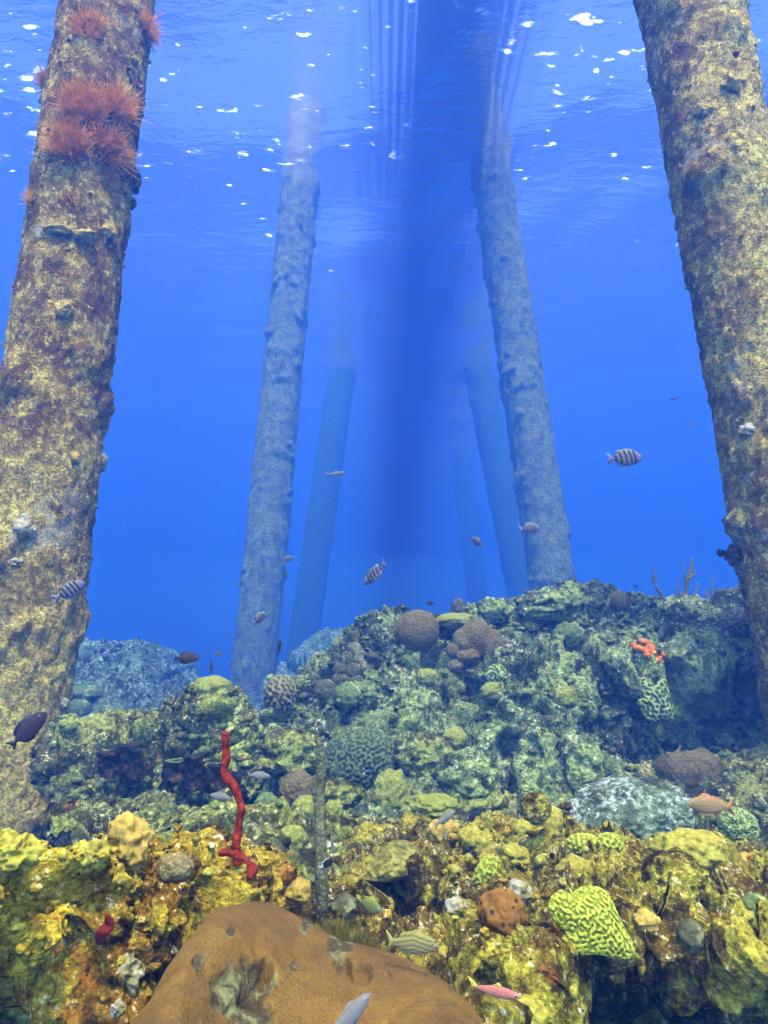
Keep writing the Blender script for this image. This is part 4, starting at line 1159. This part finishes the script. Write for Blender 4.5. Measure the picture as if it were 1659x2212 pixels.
# ------------------------------------------------------------------ growth on the piles
def on_pile(key, X, Y, push=0.0):
    p0, ax, r, e1, e2 = PILES[key]
    ray = at(X, Y, 1.0).normalized()
    w = -p0
    dperp = ray - ax * ray.dot(ax); wp = w - ax * w.dot(ax)
    a = dperp.dot(dperp); b = 2 * dperp.dot(wp); c = wp.dot(wp) - r * r
    disc = b * b - 4 * a * c
    t = (-b - math.sqrt(disc)) / (2 * a) if disc > 0 else -b / (2 * a)
    p = ray * t
    q = p - p0; n = (q - ax * q.dot(ax)).normalized()
    return p + n * push, n
def tuft(key, X, Y, r_, n, ln, label, seed, mat='tuft', up=.1, w=.0040):
    p, nn = on_pile(key, X, Y)
    V, F = tuft_mesh((0, 0, 0), nn, pxr(r_, p.y), n, pxr(ln, p.y), w, seed, up)
    o = mesh_obj('hydroid_tuft', V, F, M[mat]); o.location = p
    tag(o, label, 'tuft', 'orange tufts on the left pile')
tuft('L1', 182, 235, 34, 800, 54, 'upper left part of the big fluffy orange tuft on the left pile', 1)
tuft('L1', 252, 235, 20, 420, 56, 'upper right part of the fluffy orange tufts, facing right', 2)
tuft('L1', 150, 322, 25, 700, 58, 'brightest orange tuft with long threads, lower left of the cluster', 3, up=.0)
tuft('L1', 240, 322, 30, 520, 48, 'lower right tuft of the orange cluster', 4, up=-.3)
tuft('L1', 315, 65, 16, 350, 40, 'small pink-orange tuft on the right rim near the pile top', 5)
tuft('L1', 190, 60, 34, 300, 34, 'sparse reddish tuft high on the left pile', 6)
tuft('L1', 100, 180, 10, 260, 34, 'small yellow-orange tuft sticking out left of the pile', 7, 'tuft_y', .4)
tuft('L1', 145, 430, 12, 90, 22, 'tiny orange tuft below the big cluster', 8)
tuft('L1', 240, 385, 14, 80, 24, 'thin yellow tuft below the cluster at right', 9, 'tuft_y')
tuft('L1', 68, 430, 8, 110, 26, 'little brown-orange tuft on the left rim of the pile', 10)
tuft('R1', 1592, 60, 8, 60, 36, 'thin pinkish tuft on the outer rim of the right pile', 11)
def pile_blob(key, X, Y, rx, ry, mat, label, seed, push=0.0, name='encrusting_lump', **kw):
    p, nn = on_pile(key, X, Y, push)
    V, F = ICO[4]
    P = V * (1 + .35 * fbm(V / .7 + seed, 2, seed) + .10 * fbm(V / .2 + seed, 2, seed + 1))[:, None] * np.array([pxr(rx, p.y), pxr((rx + ry) * .42, p.y), pxr(ry, p.y)])
    o = mesh_obj(name, P, F, M[mat]); o.location = p
    tag(o, label, 'encrusting growth')
pile_blob('L1', 122, 500, 32, 13, 'ochre', 'left part of the ochre shelf crossing the left pile', 1)
pile_blob('L1', 180, 512, 34, 14, 'ochre', 'middle part of the ochre shelf crossing the left pile', 2)
pile_blob('L1', 232, 500, 20, 18, 'ochre', 'right lump of the ochre shelf on the left pile', 3)
pile_blob('L1', 138, 668, 20, 20, 'ochre', 'pale yellow lump halfway up the left pile', 4)
pile_blob('L1', 216, 998, 14, 24, 'pale', 'pale grey lump jutting from the right rim of the left pile', 5)
pile_blob('L1', 232, 905, 6, 16, 'pale', 'small grey lump on the rim above the jutting one', 6)
pile_blob('L1', 54, 1138, 24, 26, 'white', 'large cream shell-like lump low on the left pile', 7)
pile_blob('L1', 32, 1215, 16, 11, 'pale', 'small cream lump under the shell-like one', 8)
pile_blob('L1', 160, 990, 12, 14, 'ochre', 'small ochre knob on the brown patch of the left pile', 9)
pile_blob('L1', 292, 390, 12, 34, 'dark', 'dark knobbly growth on the right rim of the left pile', 10)
pile_blob('L1', 286, 440, 9, 14, 'dark', 'small dark growth below the knobbly one', 11)
pile_blob('L1', 300, 190, 12, 8, 'pale', 'pale knob on the right rim near the big orange tufts', 12)
pile_blob('L1', 290, 130, 10, 12, 'ochre', 'small ochre knob high on the left pile', 13)
pile_blob('L1', 138, 1520, 9, 12, 'pale', 'striped pale shell on the right rim low on the left pile', 14)
pile_blob('R1', 1618, 930, 20, 15, 'white', 'bright cream lump on the shaded side of the right pile', 15)
pile_blob('R1', 1600, 1200, 16, 22, 'dark', 'dark knobbly growth on the left rim of the right pile', 16, .03)
pile_blob('R1', 1582, 1192, 9, 8, 'dark', 'small dark cup beside the knobbly growth', 17, .05)
pile_blob('R1', 1640, 1010, 14, 16, 'pale', 'flat pale disc on the dark side of the right pile', 18, -.05)
pile_blob('R1', 1545, 330, 22, 18, 'ochre', 'ochre crust lump high on the right pile', 19)
pile_blob('R1', 1520, 240, 24, 20, 'ochre', 'yellow crust lump near the top of the right pile', 20)
pile_blob('R1', 1580, 180, 24, 26, 'ochre', 'bright yellow lump on the sunlit rim of the right pile', 21)

# ------------------------------------------------------------------ rubble and knobs scattered over the reef: nobody could count them
def scatter(name, label, sheets, count, smin, smax, mats, seed, sub=2, zmin=-.2, up_only=.0):
    rg = np.random.default_rng(seed)
    V0, F0 = ICO[sub]
    variants = []; small = []
    V1, F1 = ICO[1]
    for k in range(14):
        Vv = V0 * (1 + .42 * fbm(V0 / .8 + k * 5.1, 2, seed + k))[:, None]
        Vv = Vv * np.array([rg.uniform(.7, 1.4), rg.uniform(.7, 1.4), rg.uniform(.5, 1.1)])
        variants.append(Vv.astype(np.float32))
        small.append((V1 * (1 + .3 * fbm(V1 / .8 + k * 5.1, 1, seed + k))[:, None] * np.array([1.1, 1, .8])).astype(np.float32))
    VV = []; 
    per = count // len(sheets)
    pts = []
    for key, (r0, r1) in sheets:
        G, N = SHEETS[key]
        nv, nu = G.shape[:2]
        ii = rg.integers(int(r0 * nv), int(r1 * nv), per * 3); jj = rg.integers(2, nu - 2, per * 3)
        P = G[ii, jj]; Nn = N[ii, jj]
        cl = noise(P * 2.2, seed + 40)
        ok = (Nn[:, 2] > up_only) & (cl > rg.uniform(-.6, .45, len(cl)))
        P = P[ok][:per]; Nn = Nn[ok][:per]
        pts.append((P, Nn))
    P = np.vstack([p for p, _ in pts]); Nn = np.vstack([n for _, n in pts])
    n = len(P)
    dist = np.linalg.norm(P, axis=1)
    s = rg.uniform(0, 1, n) ** 2.2 * (smax - smin) + smin
    s = s * dist / FPX
    groups = len(mats)
    sel = rg.integers(0, groups, n)
    for gk in range(groups):
        idx = np.where(sel == gk)[0]
        if len(idx) == 0: continue
        big = (s[idx] / dist[idx] * FPX) > 4.2
        VVs = []; FFs = []; off = 0
        for Vlist, Fb, ids in ((variants, F0, idx[big]), (small, F1, idx[~big])):
            nvv = len(Vlist[0])
            allV = np.empty((len(ids), nvv, 3), np.float32)
            for a, i in enumerate(ids):
                th = rg.uniform(0, 6.28); c_, s_ = math.cos(th), math.sin(th)
                v = Vlist[rg.integers(0, 14)]
                v = np.stack([v[:, 0] * c_ - v[:, 1] * s_, v[:, 0] * s_ + v[:, 1] * c_, v[:, 2]], 1)
                allV[a] = v * s[i] + P[i] + Nn[i] * s[i] * .15
            VVs.append(allV.reshape(-1, 3)); FFs.append((Fb[None] + (np.arange(len(ids)) * nvv)[:, None, None]).reshape(-1, 3) + off); off += len(ids) * nvv
        o = mesh_obj(name, np.vstack(VVs), np.vstack(FFs), mats[gk][0])
        tag(o, mats[gk][1], kind='stuff')
scatter('coral_rubble', '', [('front_reef161', (.14, .75)), ('encrusted_ridge171', (0, 1))], 4600, 2, 11,
        [(m_front, 'rough crusted knobs strewn over the front reef'), (m_ridge, 'rusty crusted knobs strewn over the front reef'), (m_front, 'brown crusted bits lying between the front corals'), (M['lobe_y'], 'small yellow coral nubs dotting the front reef'), (m_ridge, 'crusted bits along the left ridge')], 201)
scatter('coral_rubble', '', [('seabed101', (.15, .72)), ('reef_knoll151', (.1, .85)), ('seabed101', (.15, .45))], 6300, 2, 12,
        [(m_floor, 'crusted rubble lying on the valley floor'), (M['lobe_g'], 'green coral nubs on the valley floor and knoll'), (m_floor, 'olive bits on the valley floor and knoll'), (M['lobe_d'], 'dull coral nubs on the valley floor and knoll')], 202)
scatter('coral_rubble', '', [('reef_mound111', (.05, .8))], 5000, 1.5, 9,
        [(m_mound, 'crusted knobs covering the big mound'), (M['lobe_g'], 'green coral nubs on the big mound'), (m_mound, 'rough bits clinging to the big mound'), (M['lobe_d'], 'olive coral nubs on the big mound'), (m_mound, 'mottled nubs on the big mound')], 203)
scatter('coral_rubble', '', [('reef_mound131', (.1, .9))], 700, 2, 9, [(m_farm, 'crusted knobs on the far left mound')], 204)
scatter('pile_growth', '', [('pileL1', (.02, .85)), ('pileR1', (.02, .85))], 2600, 1.2, 4.5,
        [(pm_near, 'small crusty knobs grown all over the near piles'), (pm_near, 'rough bits of growth on the near piles'), (M['ochre'], 'ochre nubs on the near piles')], 205, up_only=-3)
# turf algae fringe on top of the brown coral and reef
def turf(label, spots, seed, mat):
    VV = []; FF = []; off = 0
    for k, (X, Y, d, r_, n, ln) in enumerate(spots):
        V, F = tuft_mesh(at(X, Y, d), (0, -.3, 1), px(r_, d), n, px(ln, d), (.0012 * d), seed + k, .4)
        VV.append(V); FF.append(F + off); off += len(V)
    o = mesh_obj('turf_algae', np.vstack(VV), np.vstack(FF), M[mat]); tag(o, label, kind='stuff')
M['turf'] = coral_mat('turf_algae', (.22, .19, .035), (.15, .12, .02), 40, .002)
turf('fine yellow-brown algae threads fringing the brown coral top', [(730, 2000, 1.45, 34, 500, 22), (765, 2020, 1.4, 34, 500, 20), (800, 2040, 1.4, 26, 300, 16)], 31, 'turf')
turf('short olive algae threads on the front reef', [(1350, 1900, 2.2, 50, 500, 14), (1060, 2050, 1.75, 60, 600, 14), (1420, 2040, 1.85, 60, 500, 14), (1170, 2100, 1.6, 50, 500, 14), (1570, 1960, 2.0, 50, 500, 14), (920, 1860, 2.4, 50, 400, 12)], 51, 'turf')
# ------------------------------------------------------------------ fish
def fish_mat(name, body, belly, back, kind, mark=(.01, .01, .015)):
    m = Mat(name); m.bsdf(.45, .4)
    c = m.coord()
    sp = m.node('ShaderNodeSeparateXYZ'); m.link(c, sp.inputs[0])
    x, z = sp.outputs[0], sp.outputs[2]
    col = m.mix(m.rng(z, -.12, .02), belly, body)
    col = m.mix(m.rng(z, .06, .18), col, back)
    if kind == 'bars':
        for cx_ in (-.30, -.165, -.03, .10, .225):
            dx = m.math('ABSOLUTE', m.math('SUBTRACT', m.math('ADD', x, m.math('MULTIPLY', z, .12)), cx_))
            f = m.math('MULTIPLY', m.rng(dx, .032, .044, 1, 0), m.rng(z, -.19, -.10))
            col = m.mix(f, col, mark)
    if kind == 'lines':
        w = m.node('ShaderNodeMath', operation='SINE')
        m.link(m.math('MULTIPLY', m.math('ADD', z, m.math('MULTIPLY', m.math('ABSOLUTE', x), .18)), 105), w.inputs[0])
        col = m.mix(m.rng(w.outputs[0], .1, .7, 0, .8), col, mark)
    if kind == 'waves':
        w = m.node('ShaderNodeMath', operation='SINE')
        m.link(m.math('ADD', m.math('MULTIPLY', m.math('ADD', z, m.math('MULTIPLY', x, -.35)), 130), m.math('MULTIPLY', m.noise(c, 9, 2), 6)), w.inputs[0])
        col = m.mix(m.rng(w.outputs[0], .0, .6, 0, .8), col, mark)
    if kind == 'halftail':
        col = m.mix(m.rng(x, -.30, -.22, 1, 0), col, (.75, .72, .62))
    v = m.voro(c, 55)
    h = m.node('ShaderNodeHueSaturation'); m.link(col, h.inputs['Color']); m.link(m.rng(v.outputs['Distance'], 0, .6, 1.15, .8), h.inputs['Value'])
    m.link(h.outputs[0], m.b.inputs['Base Color'])
    m.bump(v.outputs['Distance'], .01, .4)
    return m.m
def fin_mat(name, col):
    m = Mat(name); m.bsdf(.5, .3)
    c = m.coord(); n = m.noise(c, 30, 2)
    m.link(m.mix(m.rng(n, .4, .6), col, [k * .6 for k in col]), m.b.inputs['Base Color'])
    return m.m
eye_w = fin_mat('fish_iris', (.55, .50, .35)); eye_b = fin_mat('fish_pupil', (.005, .005, .008))

SHAPES = {
    # top and bottom outline along the body, nose at +x; half thickness
    'deep': dict(x=[.5, .47, .42, .33, .2, .05, -.1, -.22, -.31, -.36, -.385], t=[0, .045, .095, .165, .22, .235, .205, .15, .085, .055, .05],
                 b=[0, -.04, -.075, -.13, -.185, -.21, -.19, -.135, -.075, -.05, -.045], w=[0, .03, .05, .072, .085, .085, .07, .05, .028, .018, .014], eye=(.385, .045, .030),
                 dorsal=[(.24, .19), (.20, .245), (.05, .27), (-.08, .25), (-.19, .23), (-.27, .225), (-.24, .11), (-.05, .19)],
                 anal=[(-.02, -.19), (-.10, -.235), (-.22, -.215), (-.27, -.16), (-.28, -.07)], tail=[(-.36, .05), (-.44, .11), (-.56, .19), (-.49, .02), (-.56, -.17), (-.44, -.09), (-.36, -.045)]),
    'long': dict(x=[.5, .46, .40, .3, .16, 0, -.14, -.26, -.34, -.385, -.40], t=[0, .04, .085, .125, .155, .15, .125, .085, .055, .042, .04],
                 b=[0, -.03, -.06, -.09, -.12, -.125, -.105, -.07, -.045, -.038, -.036], w=[0, .03, .05, .065, .075, .072, .06, .042, .026, .018, .014], eye=(.375, .045, .024),
                 dorsal=[(.22, .13), (.16, .195), (.04, .195), (-.06, .165), (-.16, .155), (-.25, .125), (-.27, .07), (-.05, .125)],
                 anal=[(-.06, -.11), (-.11, -.165), (-.19, -.14), (-.25, -.065)], tail=[(-.375, .04), (-.44, .09), (-.54, .165), (-.475, .01), (-.54, -.14), (-.44, -.075), (-.375, -.036)]),
    'slim': dict(x=[.5, .46, .40, .3, .16, 0, -.14, -.26, -.34, -.385, -.40], t=[0, .028, .055, .08, .10, .098, .085, .06, .04, .03, .028],
                 b=[0, -.03, -.055, -.08, -.10, -.10, -.085, -.06, -.04, -.03, -.028], w=[0, .03, .045, .055, .06, .058, .05, .036, .022, .016, .012], eye=(.385, .02, .034),
                 dorsal=[(.12, .09), (.04, .17), (-.04, .12), (-.10, .095), (.0, .085)],
                 anal=[(-.10, -.08), (-.14, -.14), (-.22, -.09), (-.22, -.06)], tail=[(-.375, .03), (-.46, .10), (-.60, .16), (-.48, 0), (-.60, -.13), (-.46, -.07), (-.375, -.028)]),
    'oval': dict(x=[.5, .48, .43, .34, .2, .05, -.1, -.24, -.33, -.365, -.385], t=[0, .05, .11, .165, .20, .205, .185, .13, .06, .038, .034],
                 b=[-.02, -.055, -.10, -.15, -.19, -.20, -.18, -.12, -.055, -.035, -.03], w=[0, .028, .045, .058, .065, .062, .05, .034, .018, .012, .010], eye=(.37, .06, .022),
                 dorsal=[(.28, .18), (.20, .245), (.0, .27), (-.15, .25), (-.26, .19), (-.29, .10), (-.05, .19)],
                 anal=[(.05, -.19), (-.05, -.25), (-.18, -.23), (-.26, -.17), (-.29, -.09), (-.1, -.17)], tail=[(-.36, .035), (-.44, .10), (-.53, .14), (-.48, .0), (-.53, -.13), (-.44, -.09), (-.36, -.03)]),
}
def fin_solid(name, pts, y, th, mat, parent):
    P = np.array(pts, float); m = len(P)
    Q = catmull(np.vstack([P, P[:1]]), m * 3 + 1)[:-1]; m = len(Q)
    c = Q.mean(axis=0)
    V = [(a, y + th, b) for a, b in Q] + [(a, y - th, b) for a, b in Q] + [(c[0], y + th * 2, c[1]), (c[0], y - th * 2, c[1])]
    F = []
    for k in range(m):
        n = (k + 1) % m
        F.append((k, n, m + n, m + k)); F.append((k, 2 * m, n)); F.append((m + k, m + n, 2 * m + 1))
    return mesh_obj(name, np.array(V), F, mat, parent)
def build_fish(shape, bmat, fmat, label):
    S = SHAPES[shape]
    root = empty('fish'); tag(root, label, 'fish')
    nv, nu = 40, 24
    xs = catmull(np.array(S['x']), nv); ts = catmull(np.array(S['t']), nv); bs = catmull(np.array(S['b']), nv); ws = catmull(np.array(S['w']), nv)
    V = []
    for x, t, b, w in zip(xs, ts, bs, ws):
        mid, hh = (t + b) / 2, max((t - b) / 2, .001)
        for j in range(nu):
            a = 6.2832 * j / nu
            V.append((x, max(w, .001) * math.copysign(abs(math.cos(a)) ** .9, math.cos(a)), mid + hh * math.sin(a)))
    V = np.array(V)
    mesh_obj('body', V, grid_faces(nv, nu, True), bmat, root)
    fin_solid('dorsal_fin', S['dorsal'], 0, .005, fmat, root)
    fin_solid('anal_fin', S['anal'], 0, .005, fmat, root)
    fin_solid('tail_fin', S['tail'], 0, .006, fmat, root)
    for s in (-1, 1):
        wmax = max(S['w'])
        o = fin_solid('pectoral_fin', [(.24, -.02), (.17, .03), (.06, .01), (.04, -.05), (.12, -.08), (.22, -.05)], 0, .003, fmat, root)
        o.location = (0, s * wmax * .98, -.01); o.rotation_euler = (0, 0, -s * .28)
        fin_solid('pelvic_fin', [(.14, min(S['b']) * .9), (.10, min(S['b']) * 1.0), (.0, min(S['b']) * 1.35), (.06, min(S['b']) * .9)], s * .02, .004, fmat, root)
        ex, ez, er = S['eye']
        wx = float(np.interp(ex, S['x'][::-1], S['w'][::-1]))
        Vv, Fv = ICO[2]
        e = mesh_obj('eye', Vv * np.array([er, er * .45, er]), Fv, eye_w, root); e.location = (ex, s * wx * .93, ez)
        p = mesh_obj('pupil', Vv * np.array([er * .55, er * .35, er * .55]), Fv, eye_b, e); p.location = (0, s * er * .28, 0)
    # mouth
    Vv, Fv = ICO[2]
    o = mesh_obj('lips', Vv * np.array([.018, .02, .012]), Fv, fmat, root); o.location = (.492, 0, S['b'][0] - .002)
    return root
def copy_tree(o, parent=None):
    c = o.copy(); COL.objects.link(c); c.parent = parent
    for ch in list(o.children): copy_tree(ch, c)
    return c

sgt_b = fish_mat('sergeant_skin', (.14, .14, .24), (.17, .17, .30), (.30, .31, .09), 'bars')
sgt_f = fin_mat('sergeant_fin', (.16, .17, .24))
PROTO = {}
SPEC = {
    'sergeant': ('deep', sgt_b, sgt_f), 
    'surgeon': ('oval', fish_mat('surgeonfish_skin', (.030, .016, .022), (.045, .022, .022), (.022, .012, .025), 'plain'), fin_mat('dark_fin', (.018, .014, .03))),
    'damsel': ('deep', fish_mat('damselfish_skin', (.018, .015, .028), (.03, .022, .03), (.012, .010, .025), 'plain'), fin_mat('damsel_fin', (.014, .012, .024))),
    'bicolor': ('deep', fish_mat('bicolor_skin', (.010, .008, .014), (.012, .010, .016), (.008, .006, .014), 'halftail'), fin_mat('pale_fin', (.5, .48, .42))),
    'snapper': ('long', fish_mat('snapper_skin', (.46, .29, .08), (.52, .36, .18), (.46, .26, .05), 'plain'), fin_mat('snapper_fin', (.60, .24, .06))),
    'grunt': ('deep', fish_mat('grunt_skin', (.34, .38, .07), (.45, .46, .16), (.28, .34, .05), 'waves', (.10, .14, .03)), fin_mat('grunt_fin', (.42, .48, .05))),
    'striped': ('long', fish_mat('striped_grunt_skin', (.40, .35, .10), (.48, .40, .24), (.34, .32, .06), 'lines', (.13, .11, .03)), fin_mat('striped_fin', (.36, .33, .06))),
    'pink': ('slim', fish_mat('squirrelfish_skin', (.62, .20, .13), (.68, .34, .26), (.50, .22, .06), 'plain'), fin_mat('squirrel_fin', (.62, .48, .06))),
    'grey': ('long', fish_mat('grey_fish_skin', (.26, .24, .19), (.36, .34, .28), (.20, .18, .12), 'plain'), fin_mat('grey_fin', (.22, .21, .14))),
    'wrasse': ('slim', fish_mat('grey_slim_skin', (.15, .15, .16), (.24, .24, .24), (.10, .10, .12), 'plain'), fin_mat('grey_slim_fin', (.12, .12, .13))),
}
GROUPS = {'sergeant': 'striped fish swimming between the piles', 'damsel': 'small dark fish over the reef', 'grey': 'grey fish near the reef', 'wrasse': 'slim fish in the open water'}
def fish(kind, X, Y, d, length, yaw, pitch, label, roll=0, tall=1.0):
    if kind not in PROTO:
        o = build_fish(*SPEC[kind], label); PROTO[kind] = o
    else:
        o = copy_tree(PROTO[kind])
    o['label'] = label
    if kind in GROUPS: o['group'] = GROUPS[kind]
    k = max(1, int(length / 9))
    w = DM[max(0, int(Y / 4) - k):int(Y / 4) + k + 1, max(0, int(X / 4) - k):int(X / 4) + k + 1]
    if w.size and w.min() < 1e8 and D(d) > w.min() - px(length * .3, d): d = Dinv(float(w.min()) - px(length * .3, d))
    o.location = at(X, Y, d)
    s = px(length, d); o.scale = (s, s, s * tall)
    m = Matrix.Rotation(R(yaw), 3, 'Z') @ Matrix.Rotation(R(-pitch), 3, 'Y') @ Matrix.Rotation(R(roll), 3, 'X')
    o.rotation_euler = m.to_euler()
    return o
fish('sergeant', 1352, 990, 2.6, 82, 8, 4, 'largest black-barred fish swimming right in open water')
fish('sergeant', 809, 1240, 2.8, 66, 148, -38, 'black-barred fish nose down over open water in the middle', 12)
fish('sergeant', 152, 1275, 2.8, 66, 30, 35, 'black-barred fish in front of the left pile')
fish('sergeant', 623, 1207, 4.4, 26, 165, -5, 'small pale barred fish between the two left hazy piles')
fish('sergeant', 1030, 1170, 4.4, 34, 135, 35, 'small barred fish turning, left of the hazy right pile')
fish('sergeant', 1145, 1142, 4.2, 48, 12, 4, 'barred fish swimming right in front of the right hazy pile')
fish('sergeant', 561, 1335, 3.8, 44, 60, 30, 'barred fish in front of the left hazy pile, turned half away', -10)
fish('sergeant', 471, 1413, 5.0, 17, 170, 0, 'tiny pale barred fish beside the dark oval fish')
fish('surgeon', 404, 1421, 3.2, 50, 3, 0, 'dark oval fish swimming right above the left knoll')
fish('damsel', 456, 1440, 3.5, 32, 300, -55, 'dark fish diving just right of the oval fish')
fish('damsel', 603, 1398, 3.7, 34, 75, 62, 'dark fish pointing up beside the left hazy pile')
fish('wrasse', 726, 1023, 4.6, 42, 15, 12, 'grey slim fish in the blue between the hazy piles')
fish('damsel', 929, 1303, 6.0, 18, 160, 5, 'tiny dark fish above the round brown coral')
fish('damsel', 1249, 1438, 5.0, 38, 40, 55, 'dark fish slanting up against the mound face')
fish('surgeon', 62, 1575, 2.8, 84, 18, 48, 'large dark fish low in front of the left pile', 10)
fish('grey', 560, 1676, 3.4, 46, 8, -6, 'grey fish right of the red sponge tip')
fish('grey', 478, 1722, 3.0, 52, 165, 4, 'pale grey fish behind the red rope sponge')
fish('snapper', 1533, 1741, 3.0, 84, 172, 2, 'orange snapper swimming left above the green ball coral', tall=1.35)
fish('grey', 962, 1768, 2.3, 50, 22, 25, 'grey fish above the front reef rim, nose up right')
fish('grey', 963, 1804, 2.2, 34, 260, -10, 'small grey fish seen nose-on below another grey fish')
fish('damsel', 1020, 1765, 2.6, 32, 45, 20, 'dark fish half hidden beside the yellow pinnacle')
fish('bicolor', 706, 1866, 1.9, 33, 28, 20, 'small black fish with white tail crossing the grey rod')
fish('bicolor', 793, 1670, 4.3, 18, 20, 5, 'tiny black and white fish in front of the wide brain coral')
fish('grunt', 798, 1957, 1.9, 60, -38, -4, 'yellow-green fish with wavy lines by the black cave')
fish('striped', 893, 2040, 1.7, 98, -12, 0, 'yellowish fish with long stripes right of the brown coral', tall=1.3)
fish('pink', 1072, 2142, 1.45, 92, -8, -8, 'pink fish with yellow forked tail at the bottom right')
fish('grey', 754, 2200, .72, 110, 28, 34, 'large grey fish cut off by the bottom edge over the brown coral')
fish('damsel', 553, 1578, 5.0, 12, 10, 0, 'tiny dark fish before the foot of the left hazy pile')
fish('damsel', 1374, 1266, 7.0, 10, 10, 0, 'tiny dark fish above the sea rods')
fish('wrasse', 1495, 915, 5.0, 24, 30, 30, 'small slim fish in open water left of the right pile')
fish('wrasse', 1455, 862, 6.0, 20, 170, -10, 'tiny slim fish above the largest barred fish')
fish('damsel', 1230, 1296, 7.2, 14, 20, 0, 'tiny dark fish at the foot of the right hazy pile')
fish('wrasse', 718, 1828, 2.3, 42, 100, 50, 'dark slim fish rising right of the grey rod')
# drifting specks
def specks():
    rg = np.random.default_rng(12)
    V0, F0 = ICO[1]; VV = []; FF = []
    for k in range(260):
        d = rg.uniform(1.5, 9); p = np.array(at(rg.uniform(0, 1659), rg.uniform(0, 1500), d))
        VV.append(V0 * px(rg.uniform(.5, 1.3), d) + p); FF.append(F0 + k * len(V0))
    o = mesh_obj('marine_snow', np.vstack(VV), np.vstack(FF), M['pale']); tag(o, 'fine pale specks drifting in the water', kind='stuff')
specks()
